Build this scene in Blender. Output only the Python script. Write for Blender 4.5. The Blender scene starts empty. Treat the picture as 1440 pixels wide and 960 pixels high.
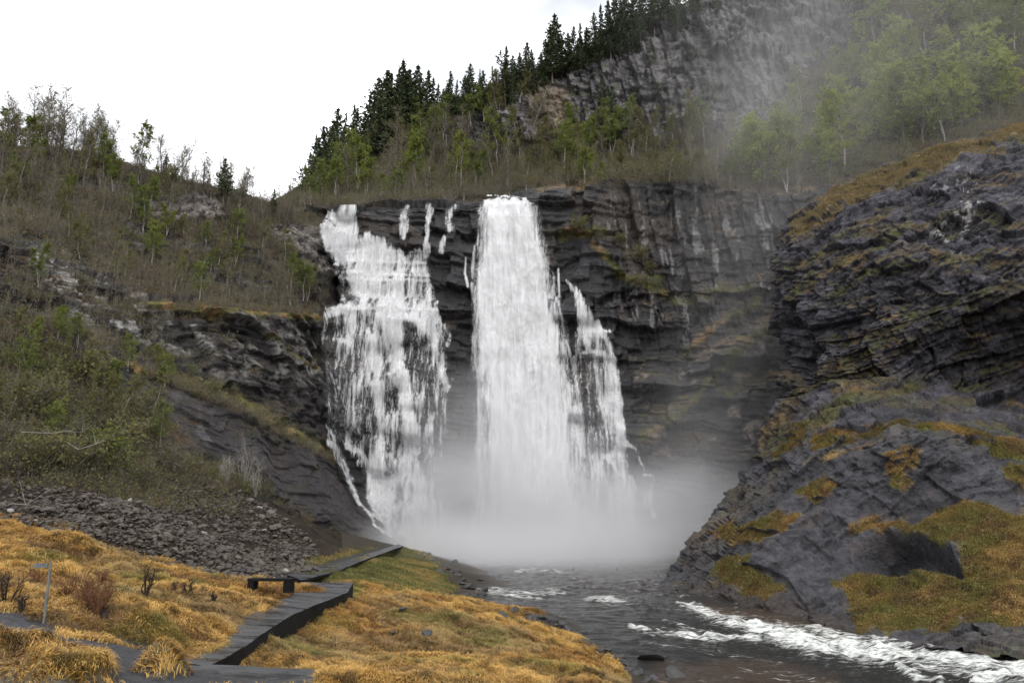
import bpy, math, random, time
import numpy as np
T0 = time.time()
F = 1088.0
PITCH = math.radians(12.2)
CP, SP = math.cos(PITCH), math.sin(PITCH)
EYE = 6.0
SCENE = bpy.context.scene
COL = SCENE.collection
f32 = np.float32

def P(px, py, Y):
    """world point seen at photo position (px,py), at distance Y along the view"""
    px = np.asarray(px, float); py = np.asarray(py, float); Y = np.asarray(Y, float)
    a = (px - 720) / F; b = (480 - py) / F
    dy = CP - b * SP; dz = SP + b * CP
    return np.stack([a / dy * Y, Y + 0 * a, EYE + dz / dy * Y], -1)

def G(px, py, z):
    a = (px - 720) / F; b = (480 - py) / F
    dy = CP - b * SP; dz = SP + b * CP
    Y = (z - EYE) / (dz / dy)
    return (a / dy * Y, Y, z)

def PIX(v):
    x, y, z = v[..., 0], v[..., 1], v[..., 2] - EYE
    fw = y * CP + z * SP; up = -y * SP + z * CP
    fw = np.where(fw < 0.3, 0.3, fw)
    return 720 + F * x / fw, 480 - F * up / fw

# ------------------------------------------------------------------ noise
_rng = np.random.default_rng(7)
_T = _rng.random((64, 64, 64)).astype(f32)
_Tf = _T.ravel()
def cell(q, seed=0):
    i = np.floor(q).astype(np.int32) + seed * 17 + 4096
    return _Tf[((i[:, 0] & 63) * 64 + (i[:, 1] & 63)) * 64 + (i[:, 2] & 63)]
def vnoise(q, seed=0):
    q = q + np.array([seed * 13.37, seed * 7.77, seed * 3.11])
    fl = np.floor(q); t = (q - fl).astype(f32); t = t * t * (3 - 2 * t)
    i = fl.astype(np.int32) + 4096
    x0, y0, z0 = (i[:, 0] & 63) * 4096, (i[:, 1] & 63) * 64, i[:, 2] & 63
    x1, y1, z1 = ((i[:, 0] + 1) & 63) * 4096, ((i[:, 1] + 1) & 63) * 64, (i[:, 2] + 1) & 63
    tx, ty, tz = t[:, 0], t[:, 1], t[:, 2]
    a = _Tf[x0 + y0 + z0] * (1 - tx) + _Tf[x1 + y0 + z0] * tx
    b = _Tf[x0 + y1 + z0] * (1 - tx) + _Tf[x1 + y1 + z0] * tx
    c = _Tf[x0 + y0 + z1] * (1 - tx) + _Tf[x1 + y0 + z1] * tx
    d = _Tf[x0 + y1 + z1] * (1 - tx) + _Tf[x1 + y1 + z1] * tx
    return (a * (1 - ty) + b * ty) * (1 - tz) + (c * (1 - ty) + d * ty) * tz
_R3 = np.array([[.8, .6, 0], [-.48, .64, .6], [.36, -.48, .8]])
def fbm(q, scale, octaves=4, seed=0, gain=.5):
    """about -1..1"""
    q = np.asarray(q, float) / np.asarray(scale, float)
    out = np.zeros(len(q), f32); amp = 1.0; tot = 0
    for o in range(octaves):
        out += amp * (vnoise(q, seed + o) * 2 - 1); tot += amp
        amp *= gain; q = q @ _R3.T * 2.03
    return out / tot * 1.6
def ss(a, b, x):
    t = np.clip((x - a) / (b - a), 0, 1); return t * t * (3 - 2 * t)
def inpoly(px, py, poly):
    r = np.zeros(px.shape, bool); n = len(poly)
    for i in range(n):
        x0, y0 = poly[i]; x1, y1 = poly[(i + 1) % n]
        if y0 == y1: continue
        c = ((y0 > py) != (y1 > py)) & (px < (x1 - x0) * (py - y0) / (y1 - y0) + x0)
        r ^= c
    return r
def segdist(px, py, line):
    """distance to a polyline and the parameter 0..1 along it"""
    best = np.full(px.shape, 1e9); par = np.zeros(px.shape)
    n = len(line) - 1
    for i in range(n):
        x0, y0 = line[i][:2]; x1, y1 = line[i + 1][:2]
        dx, dy = x1 - x0, y1 - y0; L = dx * dx + dy * dy + 1e-9
        t = np.clip(((px - x0) * dx + (py - y0) * dy) / L, 0, 1)
        d = np.hypot(px - x0 - t * dx, py - y0 - t * dy)
        m = d < best; best = np.where(m, d, best); par = np.where(m, i + t, par)
    return best, par
def soft(px, py, poly, feather, warp=0):
    """1 inside, fading over feather pixels outside the edge"""
    ins = inpoly(px, py, poly)
    d, _ = segdist(px, py, list(poly) + [poly[0]])
    d = np.where(ins, -d, d) + warp
    return ss(feather, -feather, d)

# ------------------------------------------------------------------ mesh helpers
def link(o): COL.objects.link(o); return o
def mesh_np(name, V, faces, mats=(), attrs=None, cols=None, smooth=True, midx=None, parent=None):
    """faces: (N,4) or (N,3) int array or list of such"""
    me = bpy.data.meshes.new(name)
    V = np.ascontiguousarray(V, f32)
    if isinstance(faces, np.ndarray): faces = [faces]
    faces = [f for f in faces if len(f)]
    me.vertices.add(len(V)); me.vertices.foreach_set('co', V.ravel())
    nl = sum(f.size for f in faces); nf = sum(len(f) for f in faces)
    me.loops.add(nl); me.polygons.add(nf)
    me.loops.foreach_set('vertex_index', np.concatenate([f.ravel() for f in faces]).astype(np.int32))
    tot = np.concatenate([np.full(len(f), f.shape[1]) for f in faces])
    st = np.concatenate([[0], np.cumsum(tot)[:-1]])
    me.polygons.foreach_set('loop_start', st.astype(np.int32))
    if midx is not None: me.polygons.foreach_set('material_index', np.asarray(midx, np.int32))
    me.polygons.foreach_set('use_smooth', np.full(nf, smooth))
    for k, a in (attrs or {}).items():
        at = me.attributes.new(k, 'FLOAT', 'POINT'); at.data.foreach_set('value', np.ascontiguousarray(a, f32))
    for k, a in (cols or {}).items():
        at = me.attributes.new(k, 'FLOAT_COLOR', 'POINT')
        a = np.asarray(a, f32)
        if a.shape[1] == 3: a = np.concatenate([a, np.ones((len(a), 1), f32)], 1)
        at.data.foreach_set('color', np.ascontiguousarray(a).ravel())
    for m in mats: me.materials.append(m)
    me.update(calc_edges=True)
    o = bpy.data.objects.new(name, me); link(o)
    if parent is not None: o.parent = parent
    return o
def tag(o, label=None, cat=None, group=None, kind=None):
    if label: o['label'] = label
    if cat: o['category'] = cat
    if group: o['group'] = group
    if kind: o['kind'] = kind
    return o
def empty(name, loc, rz=0.0, scale=1.0):
    o = bpy.data.objects.new(name, None); o.empty_display_size = .3
    o.location = loc; o.rotation_euler = (0, 0, rz); o.scale = (scale,) * 3
    return link(o)
def copy_tree(o, parent=None):
    c = o.copy(); COL.objects.link(c); c.parent = parent
    for ch in o.children: copy_tree(ch, c)
    return c
def grid_faces(nr, nc, keep=None):
    i = np.arange((nr - 1) * (nc - 1)); r = i // (nc - 1); c = i % (nc - 1)
    a = r * nc + c
    f = np.stack([a, a + 1, a + nc + 1, a + nc], 1)
    if keep is not None: f = f[keep[f].all(1)]
    return f
def compact(V, faces, *arrs):
    used = np.zeros(len(V), bool)
    used[faces.ravel()] = True
    mp = np.cumsum(used) - 1
    return (V[used], mp[faces]) + tuple(a[used] for a in arrs)
def grid_normals(V, nr, nc):
    g = V.reshape(nr, nc, 3)
    du = np.gradient(g, axis=1); dv = np.gradient(g, axis=0)
    n = np.cross(du, dv).reshape(-1, 3)
    n /= np.linalg.norm(n, axis=1, keepdims=True) + 1e-9
    return n
def blur(g, n, it=2):
    k = np.ones(n) / n
    for _ in range(it):
        g = np.pad(g, ((n // 2, n // 2), (n // 2, n // 2)), mode='edge')
        g = np.apply_along_axis(lambda m: np.convolve(m, k, 'valid'), 0, g)
        g = np.apply_along_axis(lambda m: np.convolve(m, k, 'valid'), 1, g)
    return g

# ------------------------------------------------------------------ node helpers
def new_mat(name):
    m = bpy.data.materials.new(name); m.use_nodes = True
    nt = m.node_tree; nt.nodes.clear()
    return m, nt
def nd(nt, typ, **kw):
    n = nt.nodes.new(typ)
    for k, v in kw.items():
        if k in n.inputs.keys() if isinstance(k, str) and not hasattr(n, k) else False: n.inputs[k].default_value = v
        else: setattr(n, k, v)
    return n
def lk(nt, a, b): nt.links.new(a, b)
def out(nt, sh, vol=False):
    o = nd(nt, 'ShaderNodeOutputMaterial'); lk(nt, sh, o.inputs['Volume' if vol else 'Surface']); return o
def noise_n(nt, scale, detail=4, rough=.55, vec=None):
    n = nd(nt, 'ShaderNodeTexNoise'); n.inputs['Scale'].default_value = scale
    n.inputs['Detail'].default_value = detail; n.inputs['Roughness'].default_value = rough
    if vec is not None: lk(nt, vec, n.inputs['Vector'])
    return n
def math_n(nt, op, a, b=None, clamp=False):
    n = nd(nt, 'ShaderNodeMath', operation=op); n.use_clamp = clamp
    for i, v in enumerate((a, b)):
        if v is None: continue
        if isinstance(v, (int, float)): n.inputs[i].default_value = v
        else: lk(nt, v, n.inputs[i])
    return n.outputs[0]
def maprange(nt, v, a, b, c, d, smooth=False):
    n = nd(nt, 'ShaderNodeMapRange'); lk(nt, v, n.inputs[0])
    if smooth: n.interpolation_type = 'SMOOTHSTEP'
    for i, x in enumerate((a, b, c, d)): n.inputs[1 + i].default_value = x
    return n.outputs[0]
def mixc(nt, fac, a, b, mode='MIX'):
    n = nd(nt, 'ShaderNodeMix', data_type='RGBA', blend_type=mode)
    if isinstance(fac, (int, float)): n.inputs[0].default_value = fac
    else: lk(nt, fac, n.inputs[0])
    for i, v in ((6, a), (7, b)):
        if isinstance(v, tuple): n.inputs[i].default_value = (v + (1,))[:4]
        else: lk(nt, v, n.inputs[i])
    return n.outputs[2]
# ------------------------------------------------------------------ materials
def terrain_mat(name, bump=.35, bscale=2.2, variation=.55):
    m, nt = new_mat(name)
    g = nd(nt, 'ShaderNodeNewGeometry')
    a = nd(nt, 'ShaderNodeAttribute', attribute_name='Col')
    w = nd(nt, 'ShaderNodeAttribute', attribute_name='wet')
    n1 = noise_n(nt, bscale, 6, .65, g.outputs['Position'])
    n2 = noise_n(nt, bscale * 4, 5, .7, g.outputs['Position'])
    v = math_n(nt, 'MULTIPLY', maprange(nt, n1.outputs[0], .3, .7, 1 - variation, 1 + variation), maprange(nt, n2.outputs[0], .3, .7, .72, 1.28))
    sc = nd(nt, 'ShaderNodeVectorMath', operation='SCALE'); lk(nt, a.outputs['Color'], sc.inputs[0]); lk(nt, v, sc.inputs['Scale'])
    b = nd(nt, 'ShaderNodeBsdfPrincipled')
    lk(nt, sc.outputs[0], b.inputs['Base Color'])
    rg = math_n(nt, 'ADD', maprange(nt, w.outputs['Fac'], 0, 1, .94, .46), maprange(nt, n2.outputs[0], .3, .7, -.08, .12), True)
    lk(nt, rg, b.inputs['Roughness'])
    lk(nt, maprange(nt, w.outputs['Fac'], 0, 1, .12, .38), b.inputs['Specular IOR Level'])
    bp = nd(nt, 'ShaderNodeBump'); bp.inputs['Strength'].default_value = 1.0; bp.inputs['Distance'].default_value = bump
    hh = math_n(nt, 'ADD', n1.outputs[0], math_n(nt, 'MULTIPLY', n2.outputs[0], .5))
    lk(nt, hh, bp.inputs['Height']); lk(nt, bp.outputs[0], b.inputs['Normal'])
    out(nt, b.outputs[0]); return m
M_CLIFF = terrain_mat('wet cliff rock', .30, 1.1)
M_GROUND = terrain_mat('ground turf and rock', .06, 7.0, .35)

def leaf_mat(name, c1, c2, trans=.35, rough=.7, objvar=True):
    m, nt = new_mat(name)
    oi = nd(nt, 'ShaderNodeObjectInfo'); g = nd(nt, 'ShaderNodeNewGeometry')
    n = noise_n(nt, 1.3, 2, .5, g.outputs['Position'])
    f = math_n(nt, 'ADD', math_n(nt, 'MULTIPLY', oi.outputs['Random'], .6 if objvar else 0), math_n(nt, 'MULTIPLY', math_n(nt, 'ADD', g.outputs['Random Per Island'], n.outputs[0]), .35 if objvar else .5), True)
    c = mixc(nt, f, c1, c2)
    d = nd(nt, 'ShaderNodeBsdfPrincipled'); lk(nt, c, d.inputs['Base Color']); d.inputs['Roughness'].default_value = rough
    d.inputs['Specular IOR Level'].default_value = .15
    if trans:
        t = nd(nt, 'ShaderNodeBsdfTranslucent'); lk(nt, c, t.inputs['Color'])
        mx = nd(nt, 'ShaderNodeMixShader'); mx.inputs[0].default_value = trans
        lk(nt, d.outputs[0], mx.inputs[1]); lk(nt, t.outputs[0], mx.inputs[2]); out(nt, mx.outputs[0])
    else: out(nt, d.outputs[0])
    return m
M_NEEDLE = leaf_mat('spruce needles', (.034, .050, .028), (.070, .090, .042), .2)
M_PINE = leaf_mat('pine needles', (.034, .048, .03), (.06, .075, .04), .15)
M_BIRCHLEAF = leaf_mat('fresh birch leaves', (.21, .235, .045), (.15, .18, .055), .45)
M_SPRINGLEAF = leaf_mat('bright spring leaves', (.34, .37, .07), (.22, .26, .07), .5)
M_OLIVELEAF = leaf_mat('budding olive leaves', (.14, .135, .05), (.18, .17, .07), .4)
M_SHRUBLEAF = leaf_mat('dull bush leaves', (.13, .15, .05), (.10, .095, .045), .35)
M_TWIG = leaf_mat('birch twigs', (.105, .085, .075), (.17, .145, .125), 0)
M_BRUSH = leaf_mat('undergrowth brush', (.095, .110, .038), (.16, .145, .06), .3, objvar=False)
M_HEATH = leaf_mat('brown heath', (.10, .055, .025), (.16, .10, .04), .2, objvar=False)
M_DEADWOOD = leaf_mat('bleached dead wood', (.20, .18, .16), (.30, .28, .25), 0)
M_DARKWOOD = leaf_mat('charred dark wood', (.018, .013, .012), (.04, .028, .022), 0)
M_REDTWIG = leaf_mat('russet twigs', (.09, .035, .02), (.14, .07, .035), 0)

def bark_mat(name, c1, c2, sc=4.0, zs=.35, lo=.45, hi=.62):
    m, nt = new_mat(name)
    tc = nd(nt, 'ShaderNodeTexCoord'); mp = nd(nt, 'ShaderNodeMapping'); mp.inputs['Scale'].default_value = (1, 1, 1 / zs)
    lk(nt, tc.outputs['Object'], mp.inputs[0])
    n = noise_n(nt, sc, 4, .6, mp.outputs[0])
    c = mixc(nt, maprange(nt, n.outputs[0], lo, hi, 0, 1), c1, c2)
    b = nd(nt, 'ShaderNodeBsdfPrincipled'); lk(nt, c, b.inputs['Base Color']); b.inputs['Roughness'].default_value = .85
    out(nt, b.outputs[0]); return m
M_BIRCHBARK = bark_mat('birch bark', (.36, .34, .31), (.11, .10, .09), 3.0, .2, .45, .58)
M_GREYBARK = bark_mat('grey brown bark', (.14, .12, .105), (.06, .05, .045), 3, .5)
M_SPRUCEBARK = bark_mat('conifer bark', (.16, .12, .095), (.07, .05, .04), 3, .5)

def attr_leaf(name, trans=.3, rough=.75, spec=.2):
    m, nt = new_mat(name)
    a = nd(nt, 'ShaderNodeAttribute', attribute_name='Col')
    d = nd(nt, 'ShaderNodeBsdfPrincipled'); lk(nt, a.outputs['Color'], d.inputs['Base Color'])
    d.inputs['Roughness'].default_value = rough; d.inputs['Specular IOR Level'].default_value = spec
    t = nd(nt, 'ShaderNodeBsdfTranslucent'); lk(nt, a.outputs['Color'], t.inputs['Color'])
    mx = nd(nt, 'ShaderNodeMixShader'); mx.inputs[0].default_value = trans
    lk(nt, d.outputs[0], mx.inputs[1]); lk(nt, t.outputs[0], mx.inputs[2]); out(nt, mx.outputs[0]); return m
M_GRASS = attr_leaf('grass blades')

def rock_mat(name, c1, c2, sc=2.5, rough=.75, var=True):
    m, nt = new_mat(name)
    oi = nd(nt, 'ShaderNodeObjectInfo'); g = nd(nt, 'ShaderNodeNewGeometry')
    n = noise_n(nt, sc, 6, .65, g.outputs['Position']); n2 = noise_n(nt, sc * 5, 4, .6, g.outputs['Position'])
    f = math_n(nt, 'ADD', maprange(nt, n.outputs[0], .35, .65, -.1, .6), math_n(nt, 'MULTIPLY', math_n(nt, 'ADD', oi.outputs['Random'], g.outputs['Random Per Island']), .3), True)
    c = mixc(nt, f, c1, c2)
    b = nd(nt, 'ShaderNodeBsdfPrincipled'); lk(nt, c, b.inputs['Base Color']); b.inputs['Roughness'].default_value = rough
    bp = nd(nt, 'ShaderNodeBump'); bp.inputs['Distance'].default_value = .03; lk(nt, n2.outputs[0], bp.inputs['Height']); lk(nt, bp.outputs[0], b.inputs['Normal'])
    out(nt, b.outputs[0]); return m
M_SCREE = rock_mat('scree stone', (.018, .014, .011), (.100, .080, .063))
M_PALESTONE = rock_mat('pale lichen stone', (.13, .12, .11), (.30, .29, .28))
M_WETSTONE = rock_mat('dark wet stone', (.012, .012, .013), (.038, .036, .035), 3, .6)

def water_alpha_mat(name, emis=0):
    m, nt = new_mat(name)
    g = nd(nt, 'ShaderNodeNewGeometry')
    a = nd(nt, 'ShaderNodeAttribute', attribute_name='alpha')
    c = nd(nt, 'ShaderNodeAttribute', attribute_name='Col')
    mp = nd(nt, 'ShaderNodeMapping'); mp.inputs['Scale'].default_value = (5.5, 5.5, 1.1); lk(nt, g.outputs['Position'], mp.inputs[0])
    n = noise_n(nt, 1, 4, .7, mp.outputs[0])
    s = maprange(nt, n.outputs[0], .32, .68, -.35, .35)
    # thin water breaks into threads, thick water stays closed
    al = math_n(nt, 'ADD', a.outputs['Fac'], math_n(nt, 'MULTIPLY', s, math_n(nt, 'SUBTRACT', 1.15, a.outputs['Fac'])), True)
    al = math_n(nt, 'MULTIPLY', al, maprange(nt, a.outputs['Fac'], 0, .12, 0, 1), True)
    d = nd(nt, 'ShaderNodeBsdfDiffuse'); lk(nt, c.outputs['Color'], d.inputs['Color'])
    t = nd(nt, 'ShaderNodeBsdfTranslucent'); lk(nt, c.outputs['Color'], t.inputs['Color'])
    bp = nd(nt, 'ShaderNodeBump'); bp.inputs['Distance'].default_value = .25; lk(nt, n.outputs[0], bp.inputs['Height'])
    lk(nt, bp.outputs[0], d.inputs['Normal'])
    mx = nd(nt, 'ShaderNodeMixShader'); mx.inputs[0].default_value = .3; lk(nt, d.outputs[0], mx.inputs[1]); lk(nt, t.outputs[0], mx.inputs[2])
    tr = nd(nt, 'ShaderNodeBsdfTransparent')
    m2 = nd(nt, 'ShaderNodeMixShader'); lk(nt, al, m2.inputs[0]); lk(nt, tr.outputs[0], m2.inputs[1]); lk(nt, mx.outputs[0], m2.inputs[2])
    out(nt, m2.outputs[0]); return m
M_FALL = water_alpha_mat('falling white water')

def river_mat():
    m, nt = new_mat('river water')
    g = nd(nt, 'ShaderNodeNewGeometry')
    a = nd(nt, 'ShaderNodeAttribute', attribute_name='foam')
    c = nd(nt, 'ShaderNodeAttribute', attribute_name='Col')
    mp = nd(nt, 'ShaderNodeMapping'); mp.inputs['Rotation'].default_value = (0, 0, math.radians(38)); mp.inputs['Scale'].default_value = (.55, 2.4, 1); lk(nt, g.outputs['Position'], mp.inputs[0])
    n = noise_n(nt, 2.4, 6, .72, mp.outputs[0])
    s = maprange(nt, n.outputs[0], .3, .7, -.55, .55)
    fo = math_n(nt, 'ADD', math_n(nt, 'MULTIPLY', a.outputs['Fac'], 1.55), math_n(nt, 'SUBTRACT', math_n(nt, 'MULTIPLY', s, 1.5), .62), True)
    fo = math_n(nt, 'MULTIPLY', fo, maprange(nt, a.outputs['Fac'], .02, .2, 0, 1), True)
    w = nd(nt, 'ShaderNodeBsdfPrincipled'); lk(nt, c.outputs['Color'], w.inputs['Base Color'])
    w.inputs['Roughness'].default_value = .12; w.inputs['IOR'].default_value = 1.33; w.inputs['Specular IOR Level'].default_value = .38
    bp = nd(nt, 'ShaderNodeBump'); bp.inputs['Distance'].default_value = .09; lk(nt, n.outputs[0], bp.inputs['Height']); lk(nt, bp.outputs[0], w.inputs['Normal'])
    f = nd(nt, 'ShaderNodeBsdfDiffuse'); lk(nt, mixc(nt, maprange(nt, noise_n(nt, 5.5, 5, .7, mp.outputs[0]).outputs[0], .4, .62, 0, 1), (.42, .44, .40), (.86, .86, .84)), f.inputs['Color']); lk(nt, bp.outputs[0], f.inputs['Normal'])
    mx = nd(nt, 'ShaderNodeMixShader'); lk(nt, fo, mx.inputs[0]); lk(nt, w.outputs[0], mx.inputs[1]); lk(nt, f.outputs[0], mx.inputs[2])
    out(nt, mx.outputs[0]); return m
M_RIVER = river_mat()

def slab_mat(name, c1, c2, rough=(.25, .6), stretch=(1, 1, 1), sc=1.2, spec=.5):
    m, nt = new_mat(name)
    g = nd(nt, 'ShaderNodeNewGeometry'); mp = nd(nt, 'ShaderNodeMapping'); mp.inputs['Scale'].default_value = stretch; lk(nt, g.outputs['Position'], mp.inputs[0])
    n = noise_n(nt, sc, 5, .6, mp.outputs[0]); n2 = noise_n(nt, 14, 4, .6, g.outputs['Position'])
    b = nd(nt, 'ShaderNodeBsdfPrincipled'); b.inputs['Specular IOR Level'].default_value = spec
    lk(nt, mixc(nt, maprange(nt, n.outputs[0], .35, .65, 0, 1), c1, c2), b.inputs['Base Color'])
    lk(nt, maprange(nt, n.outputs[0], .38, .6, rough[0], rough[1]), b.inputs['Roughness'])
    bp = nd(nt, 'ShaderNodeBump'); bp.inputs['Distance'].default_value = .012; lk(nt, n2.outputs[0], bp.inputs['Height']); lk(nt, bp.outputs[0], b.inputs['Normal'])
    out(nt, b.outputs[0]); return m
M_PATH = slab_mat('wet asphalt path', (.016, .017, .018), (.055, .056, .059), (.12, .6), (.5, 1.6, 1), spec=.32)
M_STEEL = slab_mat('dark painted edge', (.004, .004, .0045), (.012, .012, .012), (.6, .85), spec=.12)
M_POST = slab_mat('weathered grey post', (.09, .10, .10), (.16, .17, .17), (.5, .7), (1, 1, 1), 6)
# ------------------------------------------------------------------ relief surfaces
STEP = 1.35
def catmull(C, t, axis):
    C = np.moveaxis(C, axis, 0); n = len(C)
    i = np.clip(np.floor(t).astype(int), 0, n - 2); u = (t - i)[:, None, None]
    p0, p1, p2, p3 = C[np.clip(i - 1, 0, n - 1)], C[i], C[i + 1], C[np.clip(i + 2, 0, n - 1)]
    k = .5
    m1, m2 = (p2 - p0) * k, (p3 - p1) * k
    # keep tangents from overshooting
    d = p2 - p1
    m1 = np.where(np.abs(m1) > 1.5 * np.abs(d) + 1e-6, np.sign(m1) * 1.5 * np.abs(d), m1)
    m2 = np.where(np.abs(m2) > 1.5 * np.abs(d) + 1e-6, np.sign(m2) * 1.5 * np.abs(d), m2)
    u2, u3 = u * u, u * u * u
    r = (2 * u3 - 3 * u2 + 1) * p1 + (u3 - 2 * u2 + u) * m1 + (-2 * u3 + 3 * u2) * p2 + (u3 - u2) * m2
    return np.moveaxis(r, 0, axis)
def samples(seglen, step):
    t = [0.0]
    for i, L in enumerate(seglen):
        n = max(3, int(math.ceil(L / step)))
        t += list(i + (np.arange(n) + 1) / n)
    return np.array(t)
def relief(rows, step=None):
    step = step or STEP
    C = np.array(rows, float)
    du = np.abs(np.diff(C[:, :, 0], axis=1)).mean(0)
    dv = np.maximum(np.abs(np.diff(C[:, :, 1], axis=0)).mean(1), np.abs(np.diff(C[:, :, 2], axis=0)).mean(1) * 1.5)
    # off-frame columns may stay coarse
    mid = (C[:, 1:, 0] + C[:, :-1, 0]).mean(0) / 2
    du = np.where((mid < -30) | (mid > 1470), du / 3, du)
    tu, tv = samples(du, step), samples(dv, step)
    D = catmull(catmull(C, tu, 1), tv, 0)
    nr, nc = D.shape[:2]
    V = P(D[..., 0], D[..., 1], D[..., 2]).reshape(-1, 3)
    return V, nr, nc, np.repeat(tv, nc), np.tile(tu, nr)

def strata(p, nrm, tan1, layers, seed, warp=.65):
    """blocky bedded rock: each bed is cut into blocks that stand out by their own amount"""
    nrm = np.array(nrm, float); nrm /= np.linalg.norm(nrm)
    t1 = np.array(tan1, float); t1 -= nrm * t1.dot(nrm); t1 /= np.linalg.norm(t1)
    t2 = np.cross(nrm, t1)
    w = np.stack([fbm(p, 6, 3, seed + 40), fbm(p, 6, 3, seed + 50), fbm(p, 6, 3, seed + 60)], 1)
    h0, a0, b0 = p @ nrm, p @ t1, p @ t2
    d = np.zeros(len(p), f32); tone = np.zeros(len(p), f32)
    for k, (T, L, A) in enumerate(layers):
        ww = w * min(T * warp, 1.6)
        h = (h0 + ww[:, 0]) / T
        hi = np.floor(h)
        q = np.stack([(a0 + ww[:, 1] + hi * 3.7) / L, (b0 + ww[:, 2] + hi * 1.9) / L, h], 1)
        c = cell(q, seed + k)
        fr = (h - hi).astype(f32)
        d += A * (c - .5) * 1.6 + A * .45 * (.5 - fr)
        tone += (c - .5) / (k + 1)
    return d, tone
def colmix(a, b, f):
    return a + (np.asarray(b, f32) - a) * f[:, None]
def C3(c, n): return np.tile(np.array(c, f32), (n, 1))

PATCHES = []
def finish_patch(name, V, nr, nc, col, wet, mat, keep=None):
    f = grid_faces(nr, nc)
    o = mesh_np(name, V, f, [mat], {'wet': wet}, {'Col': col})
    tag(o, kind='structure')
    px, py = PIX(V)
    PATCHES.append(dict(name=name, V=V, px=px, py=py, nr=nr, nc=nc, n=grid_normals(V, nr, nc)))
    return o

# ---- 1. the waterfall cliff, the wooded shelf above it, the upper cliff and the ridge
MC = [
 # row: list of (px, py, Y), left to right
 [(330,800,96),(380,800,98),(470,800,103),(560,800,107),(650,800,107),(715,800,107),(800,800,107),(900,800,105),(1000,800,102),(1100,790,99),(1200,780,97),(1300,770,96),(1450,770,95),(1680,770,95)],
 [(330,762,98),(380,762,100),(470,762,106),(560,772,110),(650,775,112),(715,775,113),(800,775,113),(900,772,111),(1000,765,108),(1100,750,104),(1200,740,101),(1300,740,99),(1450,740,98),(1680,740,98)],
 [(330,650,102),(380,650,104),(470,650,110),(560,650,114),(650,650,115),(715,650,115),(800,650,115),(900,650,113),(1000,650,110),(1100,640,106),(1200,640,103),(1300,640,101),(1450,640,99),(1680,640,99)],
 [(330,540,106),(380,540,108),(470,530,113),(560,530,116),(650,530,118),(715,530,118),(800,530,117),(900,530,115),(1000,530,113),(1100,530,109),(1200,530,105),(1300,530,103),(1450,530,100),(1680,530,100)],
 [(330,436,110),(380,436,112),(470,434,115),(560,432,118),(650,425,120),(715,425,120),(800,430,118),(900,430,117),(1000,430,115),(1100,430,111),(1200,430,106),(1300,430,104),(1450,430,101),(1680,430,101)],
 [(330,428,113),(380,428,115),(470,426,118),(560,424,120.5),(650,418,121),(715,415,121),(800,415,119),(900,420,118),(1000,420,116),(1100,420,112),(1200,420,107),(1300,420,104.5),(1450,420,101.5),(1680,420,101.5)],
 [(330,340,120),(380,345,121),(470,350,121),(560,352,122),(650,345,122.5),(715,340,122.5),(800,340,120.5),(900,340,119),(1000,340,117),(1100,345,113),(1200,350,108),(1300,350,105),(1450,350,102),(1680,350,102)],
 [(330,332,122),(380,320,123),(470,300,123),(560,294,123.5),(650,287,124),(715,283,124),(800,270,122),(900,258,121),(1000,258,118),(1100,272,114),(1200,290,109),(1300,285,106),(1450,262,103),(1680,240,103)],
 [(330,315,134),(380,305,134),(470,285,132),(560,280,134),(650,272,135),(715,268,135),(800,252,133),(900,242,131),(1000,236,129),(1100,242,124),(1200,240,118),(1300,220,115),(1450,180,112),(1680,140,112)],
 [(330,305,150),(380,295,150),(470,268,150),(560,262,150),(650,250,152),(715,245,153),(800,230,152),(900,218,148),(1000,212,143),(1100,200,137),(1200,178,131),(1300,148,127),(1450,100,124),(1680,60,124)],
 [(330,300,168),(380,290,168),(470,250,168),(560,225,166),(650,195,161),(715,180,158),(800,150,156),(900,130,153),(1000,110,149),(1100,90,147),(1200,60,144),(1300,20,141),(1450,-30,139),(1680,-80,139)],
 [(330,296,190),(380,285,186),(470,232,184),(560,190,182),(650,145,170),(715,122,166),(800,92,162),(900,40,158),(1000,0,156),(1100,-50,156),(1200,-120,158),(1300,-180,160),(1450,-250,162),(1680,-300,162)],
 [(330,310,225),(380,296,222),(470,236,222),(560,186,218),(650,138,205),(715,112,202),(800,82,198),(900,28,195),(1000,-14,195),(1100,-70,195),(1200,-140,195),(1300,-200,195),(1450,-270,195),(1680,-320,195)],
]
V, nr, nc, tv, tu = relief(MC)
n0 = grid_normals(V, nr, nc)
px, py = PIX(V)
N = len(V)
# masks
upper = ss(7.35, 8.0, tv) # above the lip
wallm = 1 - upper
ucliff = ss(8.72, 8.95, tv) * ss(11.3, 10.95, tv) * ss(560, 650, px + 14 * fbm(V, 8, 3, 3)) * soft(px, py, [(560,250),(650,240),(750,228),(850,222),(890,232),(960,232),(1020,222),(1085,180),(1120,115),(1165,80),(1205,35),(1240,-40),(1240,-120),(900,-120),(900,30),(800,88),(700,125),(640,165),(590,200)], 10, 14 * fbm(V, 9, 3, 8))
rock = np.maximum(wallm, ucliff)
big = fbm(V, 14, 4, 1)
d1, tone = strata(V, (.10, .05, 1), (1, .1, 0), [(5.2, 10, 1.5), (2.1, 5.5, .75), (.8, 2.6, .24)], 3, .38)
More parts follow.
